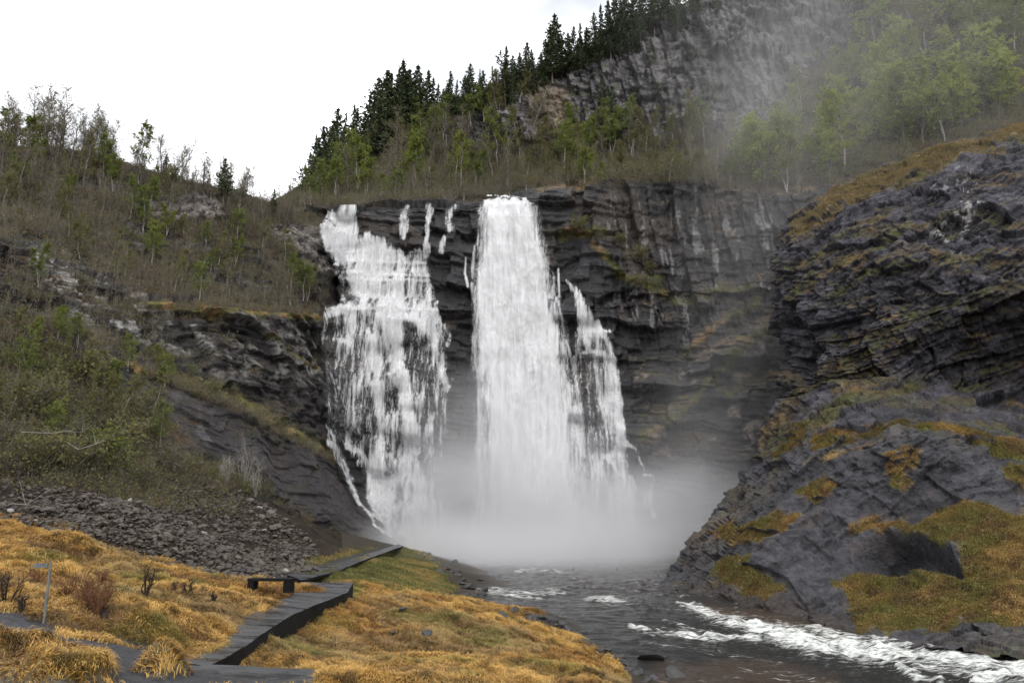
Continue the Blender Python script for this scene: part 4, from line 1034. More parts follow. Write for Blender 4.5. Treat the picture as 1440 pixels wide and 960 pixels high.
def shrub(seed, H=1.6, W=1.3, leaf=.6, name='shrub', leafm=None, twigm=None, nst=16, tw=.014, leafsize=.06, droop=0.):
    rng = np.random.default_rng(seed)
    root = empty(name, (0, 0, 0)); st = Soup(); cr = Soup()
    for k in range(nst):
        az = rng.uniform(0, 6.28); r = rng.uniform(.1, 1) ** .7 * W * .5; h = H * rng.uniform(.6, 1) * (1.05 - .35 * r / W)
        b = np.array([math.cos(az), math.sin(az), 0]) * r * .15; tip = np.array([math.cos(az) * r, math.sin(az) * r, h])
        mid = (b + tip) * .5 + rng.normal(size=3) * .08 * H + np.array([0, 0, .08 * H])
        st.tube([b, mid, tip], [tw * 1.4, tw, tw * .4], 4)
        ns = 12; u = rng.uniform(.25, 1, (ns, 1)); A = np.where(u < .5, b + (mid - b) * u * 2, mid + (tip - mid) * (u * 2 - 1))
        dv = rng.normal(size=(ns, 3)) * .7 + (tip - b) / H * .6; B = A + dv * H * .2
        cr.ribbons(A, B, tw * .5, rng, 0)
        A2 = np.repeat(A, 3, 0); B2 = np.repeat(B, 3, 0); u = rng.uniform(.3, 1, (len(A2), 1)); A3 = A2 + (B2 - A2) * u
        B3 = A3 + rng.normal(size=A3.shape) * H * .08 + np.array([0, 0, .03 * H]); cr.ribbons(A3, B3, tw * .35, rng, 0)
        nl = int(len(A3) * 3 * leaf)
        if nl: i = rng.integers(0, len(A3), nl); cr.leaves(A3[i] + (B3[i] - A3[i]) * rng.uniform(.3, 1.1, (nl, 1)) + rng.normal(size=(nl, 3)) * .04 * H, leafsize, rng, 1)
    st.build('stem', [twigm or M_GREYBARK], root, True)
    cr.build('crown', [twigm or M_TWIG, leafm or M_BIRCHLEAF], root)
    return root

# prototypes: made once, the first use moves the prototype itself
PROTO = {}; USED = set()
def proto(key, fn, H):
    PROTO[key] = (fn(), H)
for i in range(6): proto(('bare', i), lambda i=i: broadleaf(100 + i, 8, .12, .10, .25, 2.1, 1 if i % 3 else 2, leafm=M_OLIVELEAF, bark=M_GREYBARK if i % 3 else M_BIRCHBARK, tw=.020, leafsize=.07), 8)
for i in range(5): proto(('birch', i), lambda i=i: broadleaf(200 + i, 8, .95, .18, .27, 1.35, 1 if i % 2 else 2, tw=.016, leafsize=.10), 8)
for i in range(4): proto(('olive', i), lambda i=i: broadleaf(300 + i, 8, .7, .15, .26, 1.4, 1 + i % 2, leafm=M_OLIVELEAF, tw=.017, leafsize=.095), 8)
for i in range(4): proto(('big', i), lambda i=i: broadleaf(400 + i, 12, 1.9, .08, .31, 1.3, 1 + i % 2, leafm=M_SPRINGLEAF, bark=M_GREYBARK, tw=.022, leafsize=.15), 12)
for i in range(6): proto(('spruce', i), lambda i=i: spruce(500 + i, 14, .165 + .035 * (i % 3), [.05, .1, .3, .06, .22, .12][i], .30 + .08 * (i % 2)), 14)
for i in range(3): proto(('pine', i), lambda i=i: spruce(600 + i, 11, .20, .42, .4, True), 11)
for i in range(4): proto(('shrub', i), lambda i=i: shrub(700 + i, 1.8, 2.0, .6 - .12 * i, leafm=M_SHRUBLEAF if i else None), 1.8)
for i in range(3): proto(('heath', i), lambda i=i: shrub(720 + i, 1.2, 1.7, .5, leafm=M_OLIVELEAF), 1.2)
RN = random.Random(5)
def place(kind, loc, H, label, cat, group, rz=None, lean=0, variant=None):
    ks = [k for k in PROTO if k[0] == kind]
    k = ks[variant % len(ks)] if variant is not None else RN.choice(ks)
    o, h0 = PROTO[k]
    if k in USED: o = copy_tree(o)
    else: USED.add(k)
    s = H / h0
    w = RN.uniform(.88, 1.15)
    o.location = loc; o.rotation_euler = (lean * RN.uniform(-1, 1), lean * RN.uniform(-1, 1), RN.uniform(0, 6.28) if rz is None else rz); o.scale = (s * w, s * w, s)
    tag(o, label, cat, group); return o
def dist_H(loc, hpx):
    """metres for a height in photo pixels at that spot"""
    d = loc[1] * CP + (loc[2] - EYE) * SP
    return hpx * d / F
def scatter(poly, n, mind, seed, I=None):
    r = random.Random(seed); xs_ = [p[0] for p in poly]; ys_ = [p[1] for p in poly]; outp = []
    tries = 0
    while len(outp) < n and tries < n * 60:
        tries += 1
        x, y = r.uniform(min(xs_), max(xs_)), r.uniform(min(ys_), max(ys_))
        if not inpoly(np.array([x]), np.array([y]), poly)[0]: continue
        if any((x - a) ** 2 + ((y - b) * 1.5) ** 2 < mind * mind for a, b, _ in outp): continue
        k = hit(x, y, I)
        if k is None: continue
        outp.append((x, y, (I or IDX)['V'][k]))
    outp.sort(key=lambda t: t[0])
    return outp
def where_left(x, y):
    if x < 70: return 'by the leaning white trunk'
    if x < 150: return 'above the lichened crag'
    if x < 235: return 'by the yellow green bush'
    if x < 320: return 'behind the pale outcrop'
    if x < 400: return 'on the low saddle'
    return 'in the skyline notch'
def size_word(h, lo, hi):
    return 'short' if h < lo else ('tall' if h > hi else 'mid-sized')

n_tree = 0
# left skyline: bare grey birches against the sky
sky_pts = [(0,212),(40,200),(80,208),(120,212),(160,228),(200,240),(250,252),(300,264),(350,283),(400,298),(440,306)]
xs_ = sorted([RN.uniform(-8, 425) for _ in range(76)])
for x in xs_:
    y = np.interp(x, [a for a, b in sky_pts], [b for a, b in sky_pts]) + RN.uniform(2, 26)
    k = hit(x, y, IDXM); 
    if k is None: continue
    loc = IDX['V'][k] if False else IDXM['V'][k]
    hp = np.interp(x, [0, 60, 130, 200, 260, 330, 400], [98, 112, 100, 84, 74, 70, 50]) * RN.uniform(.6, 1.08)
    knd = 'bare' if RN.random() < .97 else 'birch'
    lb = f"{size_word(hp, 52, 80)} {'bare grey twigged' if knd == 'bare' else 'thinly leafed green'} birch on the skyline {where_left(x, y)}"
    place(knd, loc - np.array([0, 0, .3]), dist_H(loc, hp), lb, 'tree', 'birches on the hillside skyline', lean=.08)
# a small dark spruce and a few on the saddle
for x, y, hp in ((312, 292, 74), (268, 268, 30), (385, 300, 40), (232, 262, 50)):
    k = hit(x, y, IDXM); loc = IDXM['V'][k]
    place('spruce', loc, dist_H(loc, hp), {312: 'lone dark green spruce among bare birches on the low saddle', 268: 'tiny dark spruce poking up behind the flat topped outcrop', 385: 'small spruce standing at the sky notch beside the ridge', 232: 'slim dark spruce half hidden in the bare birches'}[x], 'tree', 'spruces on the hillside')
# left slope woods
def slope_where(x, y):
    a = 'just under the skyline' if y < 300 else ('above the dark crag' if y < 430 else ('on the mossy ledge' if y < 560 else 'above the scree'))
    b = 'far from the falls' if x < 90 else ('near the lichened blocks' if x < 200 else ('below the pale outcrop' if x < 330 else 'beside the cliff'))
    return a + ', ' + b
for poly, n, md, hr, kinds in (
        ([(0,235),(150,250),(250,268),(250,312),(330,318),(380,350),(455,390),(455,435),(300,432),(200,415),(120,370),(60,345),(0,318)], 64, 15, (36, 72), ['olive', 'bare', 'bare', 'birch', 'olive']),
        ([(0,395),(60,400),(110,455),(150,495),(240,540),(200,560),(140,540),(0,520)], 10, 24, (38, 70), ['olive', 'bare', 'birch']),
        ([(0,520),(120,540),(210,590),(240,640),(220,665),(0,650)], 11, 28, (55, 100), ['birch', 'olive', 'bare'])):
    for x, y, loc in scatter(poly, n, md, 11 + n, IDXM):
        hp = RN.uniform(*hr); kd = RN.choice(kinds)
        if 195 < x < 235 and 300 < y < 380: kd = 'birch'
        lb = f"{size_word(hp, hr[0] + 10, hr[1] - 12)} {dict(olive='olive budding', bare='leafless pale stemmed', birch='fresh green')[kd]} birch {slope_where(x, y)}"
        place(kd, loc - np.array([0, 0, .2]), dist_H(loc, hp), lb, 'tree', 'birches on the wooded hillside', lean=.1)
for x, y, hp, lb in ((160, 262, 52, 'bright yellow green bushy birch just below the skyline birches'), (428, 425, 62, 'yellow green birch beside the wide left cascade'), (215, 372, 60, 'pale green birch growing over the top of the lichened crag'), (24, 285, 110, 'tall white trunked birch leaning over the far end of the hillside'), (68, 305, 75, 'straight white trunked birch below the leaning one')):
    k = hit(x, y, IDXM); loc = IDXM['V'][k]
    place('birch' if hp < 70 else 'bare', loc, dist_H(loc, hp), lb, 'tree', None, variant=1)
# shelf above the lip of the falls
def shelf_where(x):
    if x < 520: return 'above the wide left cascade'
    if x < 660: return 'over the lip trickles'
    if x < 800: return 'behind the top of the main waterfall'
    if x < 900: return 'under the tan rock patch'
    return 'above the streaked wall, in the spray'
for x, y, loc in scatter([(405,292),(460,268),(560,235),(660,215),(760,205),(900,190),(1000,190),(1060,215),(1070,255),(900,240),(760,258),(660,272),(560,280),(460,288)], 66, 15, 31, IDXM):
    hp = RN.uniform(50, 100) * (1 if x < 900 else .85)
    kd = RN.choice(['birch', 'olive', 'olive', 'bare', 'bare']) if x > 540 else RN.choice(['birch', 'birch', 'olive', 'bare'])
    lb = f"{size_word(hp, 55, 78)} {dict(olive='brownish olive', bare='leafless thin stemmed', birch='yellow green')[kd]} birch on the shelf {shelf_where(x)}"
    place(kd, loc - np.array([0, 0, .2]), dist_H(loc, hp), lb, 'tree', 'birches on the shelf over the falls', lean=.08)
for x, y, loc in scatter([(420,284),(560,272),(650,262),(720,260),(860,240),(1040,240),(1060,262),(900,252),(760,264),(700,276),(560,288),(440,296)], 30, 16, 37, IDXM):
    hp = RN.uniform(30, 62); kd = RN.choice(['birch', 'olive', 'olive', 'bare'])
    place(kd, loc - np.array([0, 0, .3]), dist_H(loc, hp), f"{size_word(hp, 40, 52)} {dict(olive='brownish olive', bare='leafless thin', birch='yellow green')[kd]} birch at the very lip {shelf_where(x)}", 'tree', 'birches along the lip', lean=.1)
# steep wood under the ridge spruces
for x, y, loc in scatter([(430,262),(480,236),(540,205),(620,185),(700,150),(760,125),(640,205),(560,225),(480,255)], 22, 17, 33, IDXM):
    hp = RN.uniform(38, 62); kd = RN.choice(['bare', 'olive', 'birch', 'pine'])
    place(kd, loc, dist_H(loc, hp), f"{size_word(hp, 45, 55)} {'crooked dark pine' if kd == 'pine' else dict(olive='olive birch', bare='leafless birch', birch='light green birch')[kd]} under the ridge spruces {shelf_where(x)}", 'tree', 'mixed trees on the steep bank', lean=.08)
# ridge spruces: (x, top y) silhouette read from the photograph
ridge = [(395,296),(430,268),(470,238),(520,208),(560,190),(650,148),(715,124),(800,92),(900,42),(960,15),(1000,0)]
tops = [(408,250,'p'),(420,232,'p'),(432,205,'p'),(440,180,'s'),(452,165,'s'),(463,158,'s'),(472,140,'s'),(481,148,'s'),(492,135,'s'),(500,140,'s'),(508,150,'s'),(520,118,'s'),(529,100,'s'),(537,86,'s'),(545,92,'s'),(552,100,'s'),(560,82,'s'),(566,70,'s'),(574,84,'s'),(582,78,'s'),(590,98,'s'),(597,84,'s'),(606,100,'s'),
        (614,108,'s'),(622,118,'s'),(632,90,'s'),(640,104,'s'),(652,98,'s'),(662,82,'s'),(671,92,'s'),(680,90,'s'),(690,85,'s'),(697,88,'s'),(706,58,'p'),(712,55,'s'),(722,70,'s'),(730,64,'s'),(740,52,'s'),(748,62,'s'),(760,64,'s'),(770,45,'s'),(780,8,'s'),(789,45,'s'),(800,38,'s'),(808,28,'s'),(818,24,'s'),(826,30,'s'),(836,5,'s'),(846,-5,'s'),(856,-12,'s'),(868,-16,'s'),(880,-24,'s'),(893,-30,'s'),(905,-36,'s'),(920,-44,'s'),(938,-50,'s'),(955,-60,'s'),(975,-66,'s')]
i = 0
for x, ty, kd in tops:
    for rep in range(2):
        xx = x + (RN.uniform(-5, 5) if rep else 0)
        gy = np.interp(xx, [a for a, b in ridge], [b for a, b in ridge]) + RN.uniform(0, 14) + 10 * rep
        k = hit(max(xx, 1), max(gy, 1), IDXM)
        if k is None: continue
        loc = IDXM['V'][k].copy()
        hp = (gy - ty) if rep == 0 else max(30, (gy - ty) * RN.uniform(.55, .85))
        near = ('at the low end of the ridge' if x < 445 else 'over the wide left cascade' if x < 515 else 'in the tallest clump of the ridge' if x < 610 else 'in the dip of the ridge' if x < 700 else
                'on the rise past the dip' if x < 765 else 'beside the lone high spire' if x < 800 else 'at the brow of the grey upper cliff')
        if (x, rep) == (780, 0): lb = 'lone high spire of a spruce standing clear above the ridge line'
        elif kd == 'p' and not rep: lb = f'flat topped dark pine {near}, {"lowest of them" if x == 408 else "second lowest" if x == 420 else "third lowest" if x == 432 else "apart from the spruces"}'
        else: lb = f"{size_word(hp, 62, 90)} {'dark spruce on the skyline' if rep == 0 else 'dark spruce in the second row'} {near}"
        if x in (780, 789) and rep: lb = ('dark spruce tucked directly behind the lone high spire', 'second-row spruce just downhill of the brow of the cliff')[x == 789]
        place('pine' if kd == 'p' else 'spruce', loc - np.array([0, 0, .4]), dist_H(loc, hp), lb, 'tree', None if 'lone' in lb or 'pine' in lb else 'spruces along the ridge')
for x, y, hp in ((862, 215, 105), (846, 150, 60), (1010, 20, 50), (935, 30, 60), (1290, 10, 70)):
    k = hit(x, y, IDXM); loc = IDXM['V'][k]
    place('spruce', loc, dist_H(loc, hp), {862: 'tall dark spruce standing against the grey upper cliff', 846: 'shorter spruce on a ledge of the upper cliff behind the tall one', 1010: 'spruce on the brow of the upper cliff in the mist', 935: 'dark spruce topping the streaked part of the upper cliff', 1290: 'dim spruce high on the misty slope over the bluff'}[x], 'tree', None)
# misty wood on the right-hand slope
def right_where(x, y):
    a = 'high up' if y < 90 else ('half way up' if y < 170 else 'low')
    b = 'on the misty slope ' + ('beside the upper cliff' if x < 1130 else ('above the crest' if x < 1270 else 'over the bluff top'))
    return a + ' ' + b
for x, y, loc in scatter([(1050,225),(1120,150),(1200,85),(1250,0),(1440,0),(1440,170),(1350,195),(1250,230),(1150,265),(1080,270),(1030,250)], 44, 27, 41, IDXM):
    hp = RN.uniform(65, 130); kd = RN.choice(['big', 'big', 'big', 'big', 'birch', 'bare', 'olive'])
    lb = f"{size_word(hp, 75, 105)} {dict(big='leafy light green', birch='light green', bare='leafless', olive='olive green')[kd]} birch {right_where(x, y)}"
    place(kd, loc - np.array([0, 0, .2]), dist_H(loc, hp), lb, 'tree', 'birches on the misty slope', lean=.08)
for x, y, hp, lb, kd in ((1340, 185, 130, 'leafy bright green birch with a forked pale trunk behind the bluff crest', 'big'), (1405, 160, 150, 'largest leafy green birch behind the top of the bluff', 'big'), (1122, 268, 62, 'leafless white birch standing alone at the mist edge', 'bare'), (1270, 205, 110, 'leafy green birch with a slanting pale trunk above the crest', 'big')):
    k = hit(x, y, IDXM); loc = IDXM['V'][k]
    place(kd, loc, dist_H(loc, hp), lb, 'tree', None, variant=1)
# shrubs on the ledges and above the scree
def shrub_where(x, y):
    return ('above the scree' if y > 560 else 'on the ledge of the long crag' if y > 400 else 'on the upper hillside') + (', far end' if x < 80 else ', middle' if x < 260 else ', waterfall side')
for poly, n, md, hr, kinds, wh in (([(0,440),(90,470),(140,540),(230,610),(250,670),(190,690),(0,660)], 24, 24, (24, 60), ['shrub', 'heath'], 'left'),
                              ([(120,455),(260,520),(440,610),(430,625),(240,545),(110,480)], 12, 22, (12, 24), ['shrub', 'heath'], 'left'),
                              ([(250,655),(380,700),(470,760),(440,775),(330,700),(260,680)], 10, 18, (14, 28), ['heath', 'shrub'], 'left'),
                              ([(800,300),(860,330),(1000,430),(990,445),(880,400),(800,340)], 7, 20, (14, 26), ['heath', 'shrub'], 'wall')):
    for x, y, loc in scatter(poly, n, md, 51 + n, IDXM):
        hp = RN.uniform(*hr); kd = RN.choice(kinds)
        w_ = shrub_where(x, y) if wh == 'left' else 'clinging to the diagonal ledge beside the narrow side fall'
        place(kd, loc - np.array([0, 0, .1]), dist_H(loc, hp), f"{size_word(hp, hr[0] + 8, hr[1] - 8)} {'green leafed' if kd == 'shrub' else 'brownish'} bush {w_}", 'bush', 'bushes on the hillside')
for x, y, hp, lb, v in ((150, 668, 62, 'largest bright green bush at the top of the scree', 0), (195, 690, 48, 'bright green bush rooted in the scree beside the largest one', 1), (60, 600, 70, 'wide pale green bush left of the scree top', 2)):
    k = hit(x, y, IDX); loc = IDX['V'][k]
    place('shrub', loc - np.array([0, 0, .1]), dist_H(loc, hp), lb, 'bush', None, variant=v)
# prototypes never used are removed
for k, (o, h) in PROTO.items():
    if k not in USED:
        for c in list(o.children): bpy.data.objects.remove(c)
        bpy.data.objects.remove(o)
print('trees', round(time.time() - T0, 1), len(SCENE.objects))
# ------------------------------------------------------------------ undergrowth, grass, scree
def verts_where(P_, mask, n, seed, lim_px=True):
    """random surface points of a patch, spread evenly over the photographed area"""
    r = np.random.default_rng(seed)
    V = P_['V']; m = mask & visible(V, 2.5)
    if lim_px: m &= (P_['px'] > -60) & (P_['px'] < 1500)
    idx = np.nonzero(m)[0]
    return r.choice(idx, n, replace=len(idx) < n) if len(idx) else idx
def brush(name, P_, idx, seed, mat, per=26, size=(.35, .8), leaf=.08, col=None):
    """low growth: many small leafy sprays"""
    r = np.random.default_rng(seed); n = len(idx)
    V = P_['V'][idx]; nn = P_['n'][idx]
    sz = r.uniform(size[0], size[1], n)
    C = np.repeat(V, per, 0); s = np.repeat(sz, per)[:, None]
    off = r.normal(size=(len(C), 3)) * np.array([.5, .5, .35]) * s; off[:, 2] = np.abs(off[:, 2])
    C = C + off + np.repeat(nn, per, 0) * .05
    sp = Soup(); sp.leaves(C, leaf * np.repeat(sz, per) / np.mean(size), r, 0)
    B = C + r.normal(size=C.shape) * .05; A = np.repeat(V, per, 0) + off * np.array([.5, .5, 0]) - np.array([0, 0, .05])
    k = r.random(len(A)) < .6
    sp.ribbons(A[k], B[k] + np.array([0, 0, .35]) * np.repeat(sz, per)[k][:, None], .014, r, 1)
    o = sp.build(name, [mat, M_TWIG]); tag(o, kind='stuff'); return o
m = (MCP['n'][:, 2] > .25) & (MCP['py'] < 262 + .0 * MCP['px']) & (MCP['py'] > -20)
ok_shelf = m & ~inpoly(MCP['px'], MCP['py'], [(560,240),(650,215),(750,195),(850,190),(890,215),(960,215),(1020,200),(1060,150),(1150,70),(1230,-40),(900,-40),(900,30),(800,92),(700,129),(640,169),(590,204)])
ix = verts_where(MCP, ok_shelf, 7000, 1)
brush('undergrowth', MCP, ix[:4500], 2, M_BRUSH, 30, (.6, 2.0), .12)
ms_ = inpoly(MCP['px'], MCP['py'], [(400,285),(430,262),(520,225),(600,205),(640,210),(760,200),(900,195),(1060,200),(1100,250),(1100,272),(900,252),(760,262),(650,282),(560,288),(460,294)])
isx = verts_where(MCP, ms_, 6600, 7)
brush('shelf_undergrowth', MCP, isx[:5200], 8, M_BRUSH, 34, (.8, 2.6), .10)
brush('shelf_brushwood', MCP, isx[5200:], 9, M_TWIG, 30, (.8, 2.4), .07).name = 'twiggy_undergrowth'
brush('heath_undergrowth', MCP, ix[4500:], 3, M_HEATH, 20, (.4, 1.0), .10)
pxC, pyC = CLP['px'], CLP['py']
rockz = inpoly(pxC, pyC, [(135,490),(200,525),(300,567),(400,617),(470,655),(545,750),(560,790),(370,700),(300,650),(240,645),(180,590)])
cragz = inpoly(pxC, pyC, [(-40,330),(60,362),(130,410),(200,435),(300,447),(455,450),(475,640),(400,590),(300,540),(200,490),(110,450),(60,395),(-40,370)])
outz = inpoly(pxC, pyC, [(372,320),(450,325),(480,345),(480,390),(445,385),(385,345)]) | inpoly(pxC, pyC, [(250,277),(300,275),(315,310),(262,312),(195,300),(195,283)])
cragz2 = inpoly(pxC, pyC, [(-340,296),(-40,310),(60,337),(130,380),(200,410),(300,430),(455,446),(475,640),(400,603),(300,556),(210,520),(130,516),(100,486),(60,456),(-40,434),(-340,406)])
m = ~rockz & ~outz & (~cragz2 | ((CLP['n'][:, 2] > .82) & (fbm(CLP['V'], 2.5, 2, 77) > .1))) & (pxC < 462) & ((CLP['n'][:, 2] > .35) | (pyC < 330)) & ((CLP['out2'] < .4) | (CLP['n'][:, 2] > .85))
ix = verts_where(CLP, m, 8200, 4)
brush('slope_undergrowth', CLP, ix[:4800], 5, M_BRUSH, 44, (.35, 1.4), .06)
brush('slope_heath', CLP, ix[4800:], 6, M_HEATH, 20, (.25, .7), .075).name = 'hillside_undergrowth'

def saplings(name, P_, idx, seed, H=(1.2, 4.0), leaf=.5, leafm=None, w=.022):
    """thickets of thin young stems with fine side twigs"""
    r = np.random.default_rng(seed); n = len(idx); V = P_['V'][idx] + r.normal(size=(n, 3)) * np.array([.5, .3, 0]) - np.array([0, 0, .2])
    h = r.uniform(H[0], H[1], n)[:, None]; tip = V + np.array([0, 0, 1]) * h + r.normal(size=(n, 3)) * np.array([.13, .13, 0]) * h
    sp = Soup(); sp.ribbons(V, tip, w, r, 0); sp.ribbons(V, tip, w, r, 0)
    k = 16; A = np.repeat(V, k, 0); B = np.repeat(tip, k, 0); hh = np.repeat(h, k, 0); u = r.uniform(.2, .97, (len(A), 1)); S = A + (B - A) * u
    d = r.normal(size=S.shape) * np.array([1, 1, .3]) + np.array([0, 0, .9]); d /= np.linalg.norm(d, axis=1, keepdims=True); E = S + d * hh * .22 * (1.15 - u)
    sp.ribbons(S, E, .011, r, 0)
    S2 = np.repeat(S, 2, 0); E2 = np.repeat(E, 2, 0); M_ = S2 + (E2 - S2) * r.uniform(.3, 1, (len(S2), 1)); T_ = M_ + r.normal(size=M_.shape) * .14 + np.array([0, 0, .06]); sp.ribbons(M_, T_, .008, r, 0)
    nl = int(len(E) * leaf); i = r.integers(0, len(T_), nl); sp.leaves(T_[i], .06, r, 1)
    o = sp.build(name, [M_TWIG, leafm or M_OLIVELEAF]); tag(o, kind='stuff'); return o
mS = m & (pyC > 215) & (pyC < 440)
saplings('sapling_undergrowth', CLP, verts_where(CLP, mS, 1500, 31), 32, (1.2, 4.2), .5)
mS = (pxC < 235) & (pyC > 415) & (pyC < 680) & ~rockz
saplings('sapling_undergrowth', CLP, verts_where(CLP, mS, 650, 33), 34, (.8, 2.4), .5, w=.014)
saplings('sapling_undergrowth', MCP, verts_where(MCP, ms_, 1500, 35), 36, (1.5, 5.0), .7, M_BIRCHLEAF, .028)
mR = inpoly(MCP['px'], MCP['py'], [(1050,230),(1120,150),(1200,85),(1250,-60),(1500,-60),(1500,285),(1050,285)]) & ok_shelf
saplings('sapling_undergrowth', MCP, verts_where(MCP, mR, 1100, 37), 38, (1.5, 5.0), 1.6, M_SPRINGLEAF, .024)
def blades(name, base, nrm, lean, length, width, col, seed, curl=.5, mat=None):
    """curved three-segment grass blades"""
    r = np.random.default_rng(seed); n = len(base)
    side = np.cross(lean, [0, 0, 1.0]) + r.normal(size=(n, 3)) * .15; side /= np.linalg.norm(side, axis=1, keepdims=True) + 1e-9
    up = np.array([0, 0, 1.0]); L = length[:, None]; W = width[:, None] * .5
    ln = np.linalg.norm(lean, axis=1, keepdims=True); k = np.clip(ln, 0, 1.4); ld = lean / (ln + 1e-9)
    p0 = base; p1 = base + (up * (1 - .35 * k) + ld * k * .35) * L * .4
    p2 = p1 + (up * (1 - .95 * k).clip(-.3, 1) * .8 + ld * (.3 + .6 * k)) * L * .35
    p3 = p2 + (up * (.5 - 1.1 * k).clip(-.7, .5) + ld * (.4 + .5 * k)) * L * .3
    V = np.stack([p0 - side * W, p0 + side * W, p1 - side * W * .9, p1 + side * W * .9, p2 - side * W * .6, p2 + side * W * .6, p3], 1).reshape(-1, 3)
    i = np.arange(n)[:, None] * 7
    q = np.concatenate([i + np.array([[0, 1, 3, 2]]), i + np.array([[2, 3, 5, 4]])]); t = i + np.array([[4, 5, 6]])
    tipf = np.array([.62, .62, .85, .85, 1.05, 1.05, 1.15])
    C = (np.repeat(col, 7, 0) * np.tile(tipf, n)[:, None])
    o = mesh_np(name, V, [q, t], [mat or M_GRASS], cols={'Col': C}, smooth=True); tag(o, kind='stuff'); return o
def sample_faces(P_, dens, area_n, seed, lim=None):
    """points on the patch's quads: chance by area times dens"""
    r = np.random.default_rng(seed); nr, nc = P_['nr'], P_['nc']; g = P_['V'].reshape(nr, nc, 3)
    A = np.linalg.norm(np.cross(g[:-1, 1:] - g[:-1, :-1], g[1:, :-1] - g[:-1, :-1]), axis=2).ravel()
    dd = dens.reshape(nr, nc); df = ((dd[:-1, :-1] + dd[1:, 1:]) / 2).ravel() * A
    if lim is not None: df = df * lim.reshape(nr, nc)[:-1, :-1].ravel()
    k = r.choice(len(df), area_n, p=df / df.sum()); i, j = k // (nc - 1), k % (nc - 1)
    u, v = r.random((area_n, 1)), r.random((area_n, 1))
    return g[i, j] * (1 - u) * (1 - v) + g[i, j + 1] * u * (1 - v) + g[i + 1, j] * (1 - u) * v + g[i + 1, j + 1] * u * v
vis = visible(GRP['V'], 1.2) & (GRP['px'] > -70) & (GRP['px'] < 960) & (GRP['py'] < 1010)
dist = np.maximum(GRP['V'][:, 1], 8)
dens = GRP['straw'] * np.clip(30 / dist, .6, 2.2) ** 1.3
NB = 330000
B = sample_faces(GRP, dens, NB, 12, vis.astype(float))
r = np.random.default_rng(13)
c1 = fbm(B, .95, 3, 310); c2 = fbm(B, 2.6, 3, 352); c3 = fbm(B, .35, 2, 354)
# flattened tussocks: blades sweep round each clump and lie down
ang = 6.28 * (fbm(B, 1.1, 2, 356) * .8 + fbm(B, 4, 2, 358) * .6) + r.normal(size=NB) * .55
k = np.clip(.75 + .45 * fbm(B, .8, 2, 360) + r.normal(size=NB) * .18, .15, 1.3)
lean = np.stack([np.cos(ang) * k, np.sin(ang) * k, 0 * k], 1)
cc = C3((.46, .27, .075), NB)
cc = colmix(cc, (.56, .37, .125), ss(-.2, .6, r.normal(size=NB) * .5 + c3 * .6))
cc = colmix(cc, (.33, .17, .05), ss(.1, .6, c2) * .75); cc = colmix(cc, (.24, .19, .10), ss(.15, .55, fbm(B, 5, 3, 371)) * .6)
cc = colmix(cc, (.14, .075, .04), ss(.05, .5, -c1 + .3 * r.normal(size=NB)) * .85); cc = colmix(cc, (.10, .07, .035), ss(.25, .6, -c3) * .7)
cc = colmix(cc, (.19, .185, .05), ss(.3, .7, fbm(B, 1.8, 3, 336) + .15 * r.normal(size=NB)) * .6)
pxb, pyb = PIX(B)
edge, _ = segdist(pxb, pyb, [(300,935),(350,900),(400,872),(450,850),(500,830)]); cc = colmix(cc, (.17, .19, .05), ss(16, 4, edge) * .8)
cc *= r.uniform(.85, 1.32, (NB, 1)); 
grow = ss(40, 14, B[:, 1])
blades('grass', B - np.array([0, 0, .02]), None, lean, r.uniform(.13, .32, NB) * (1 + .3 * np.clip(c1, -1, 1)) * (1.2 - .3 * grow), r.uniform(.010, .018, NB) * (1 + .5 * (1 - grow)), cc, 14)
# short green turf beyond the path end
m_ = GRP['green'] * (visible(GRP['V'], 1.5))
NBg = 50000; B = sample_faces(GRP, m_.astype(float), NBg, 15)
a = r.uniform(0, 6.28, NBg); kk = r.uniform(.1, .8, NBg); lean = np.stack([np.cos(a) * kk, np.sin(a) * kk, 0 * a], 1)
g1 = fbm(B, 2.2, 3, 362)
cc = colmix(C3((.15, .15, .05), NBg), (.30, .22, .08), ss(-.1, .5, g1 + .2 * r.normal(size=NBg))); cc = colmix(cc, (.09, .075, .03), ss(.3, .7, -g1) * .6)
blades('green_grass', B, None, lean, r.uniform(.12, .3, NBg), r.uniform(.02, .04, NBg), cc * r.uniform(.75, 1.2, (NBg, 1)), 16)
# turf cushions on the bluff
tm_ = (BLP['turf'] * (visible(BLP['V'], 1.5)) * (BLP['n'][:, 2] > .05) * (BLP['px'] < 1500)).astype(float)
NBb = 130000; B = sample_faces(BLP, tm_, NBb, 17)
a = r.normal(size=NBb) * .9 - 1.57; kk = np.clip(r.normal(size=NBb) * .25 + .7, .1, 1.3); lean = np.stack([np.cos(a) * kk, np.sin(a) * kk, 0 * a], 1)
hue = fbm(B, 2.2, 4, 250); pxb, pyb = PIX(B)
cc = colmix(C3((.27, .20, .065), NBb), (.40, .27, .095), ss(.0, .45, hue))
cc = colmix(cc, (.185, .17, .055), ss(.0, .5, -hue) * .6); cc = colmix(cc, (.24, .12, .07), ss(.2, .6, fbm(B, 1.6, 3, 257)) * .5)
cc = colmix(cc, (.15, .085, .055), ss(.15, .6, fbm(B, 1.0, 3, 253) + .2 * r.normal(size=NBb)) * .6)
cc = np.where((pyb < 345)[:, None], cc * .3 + np.array([.32, .26, .15]) * .75, cc)
blades('bluff_grass', B, None, lean, r.uniform(.15, .38, NBb), r.uniform(.022, .045, NBb), cc * r.uniform(.7, 1.2, (NBb, 1)), 18)
print('grass', round(time.time() - T0, 1))

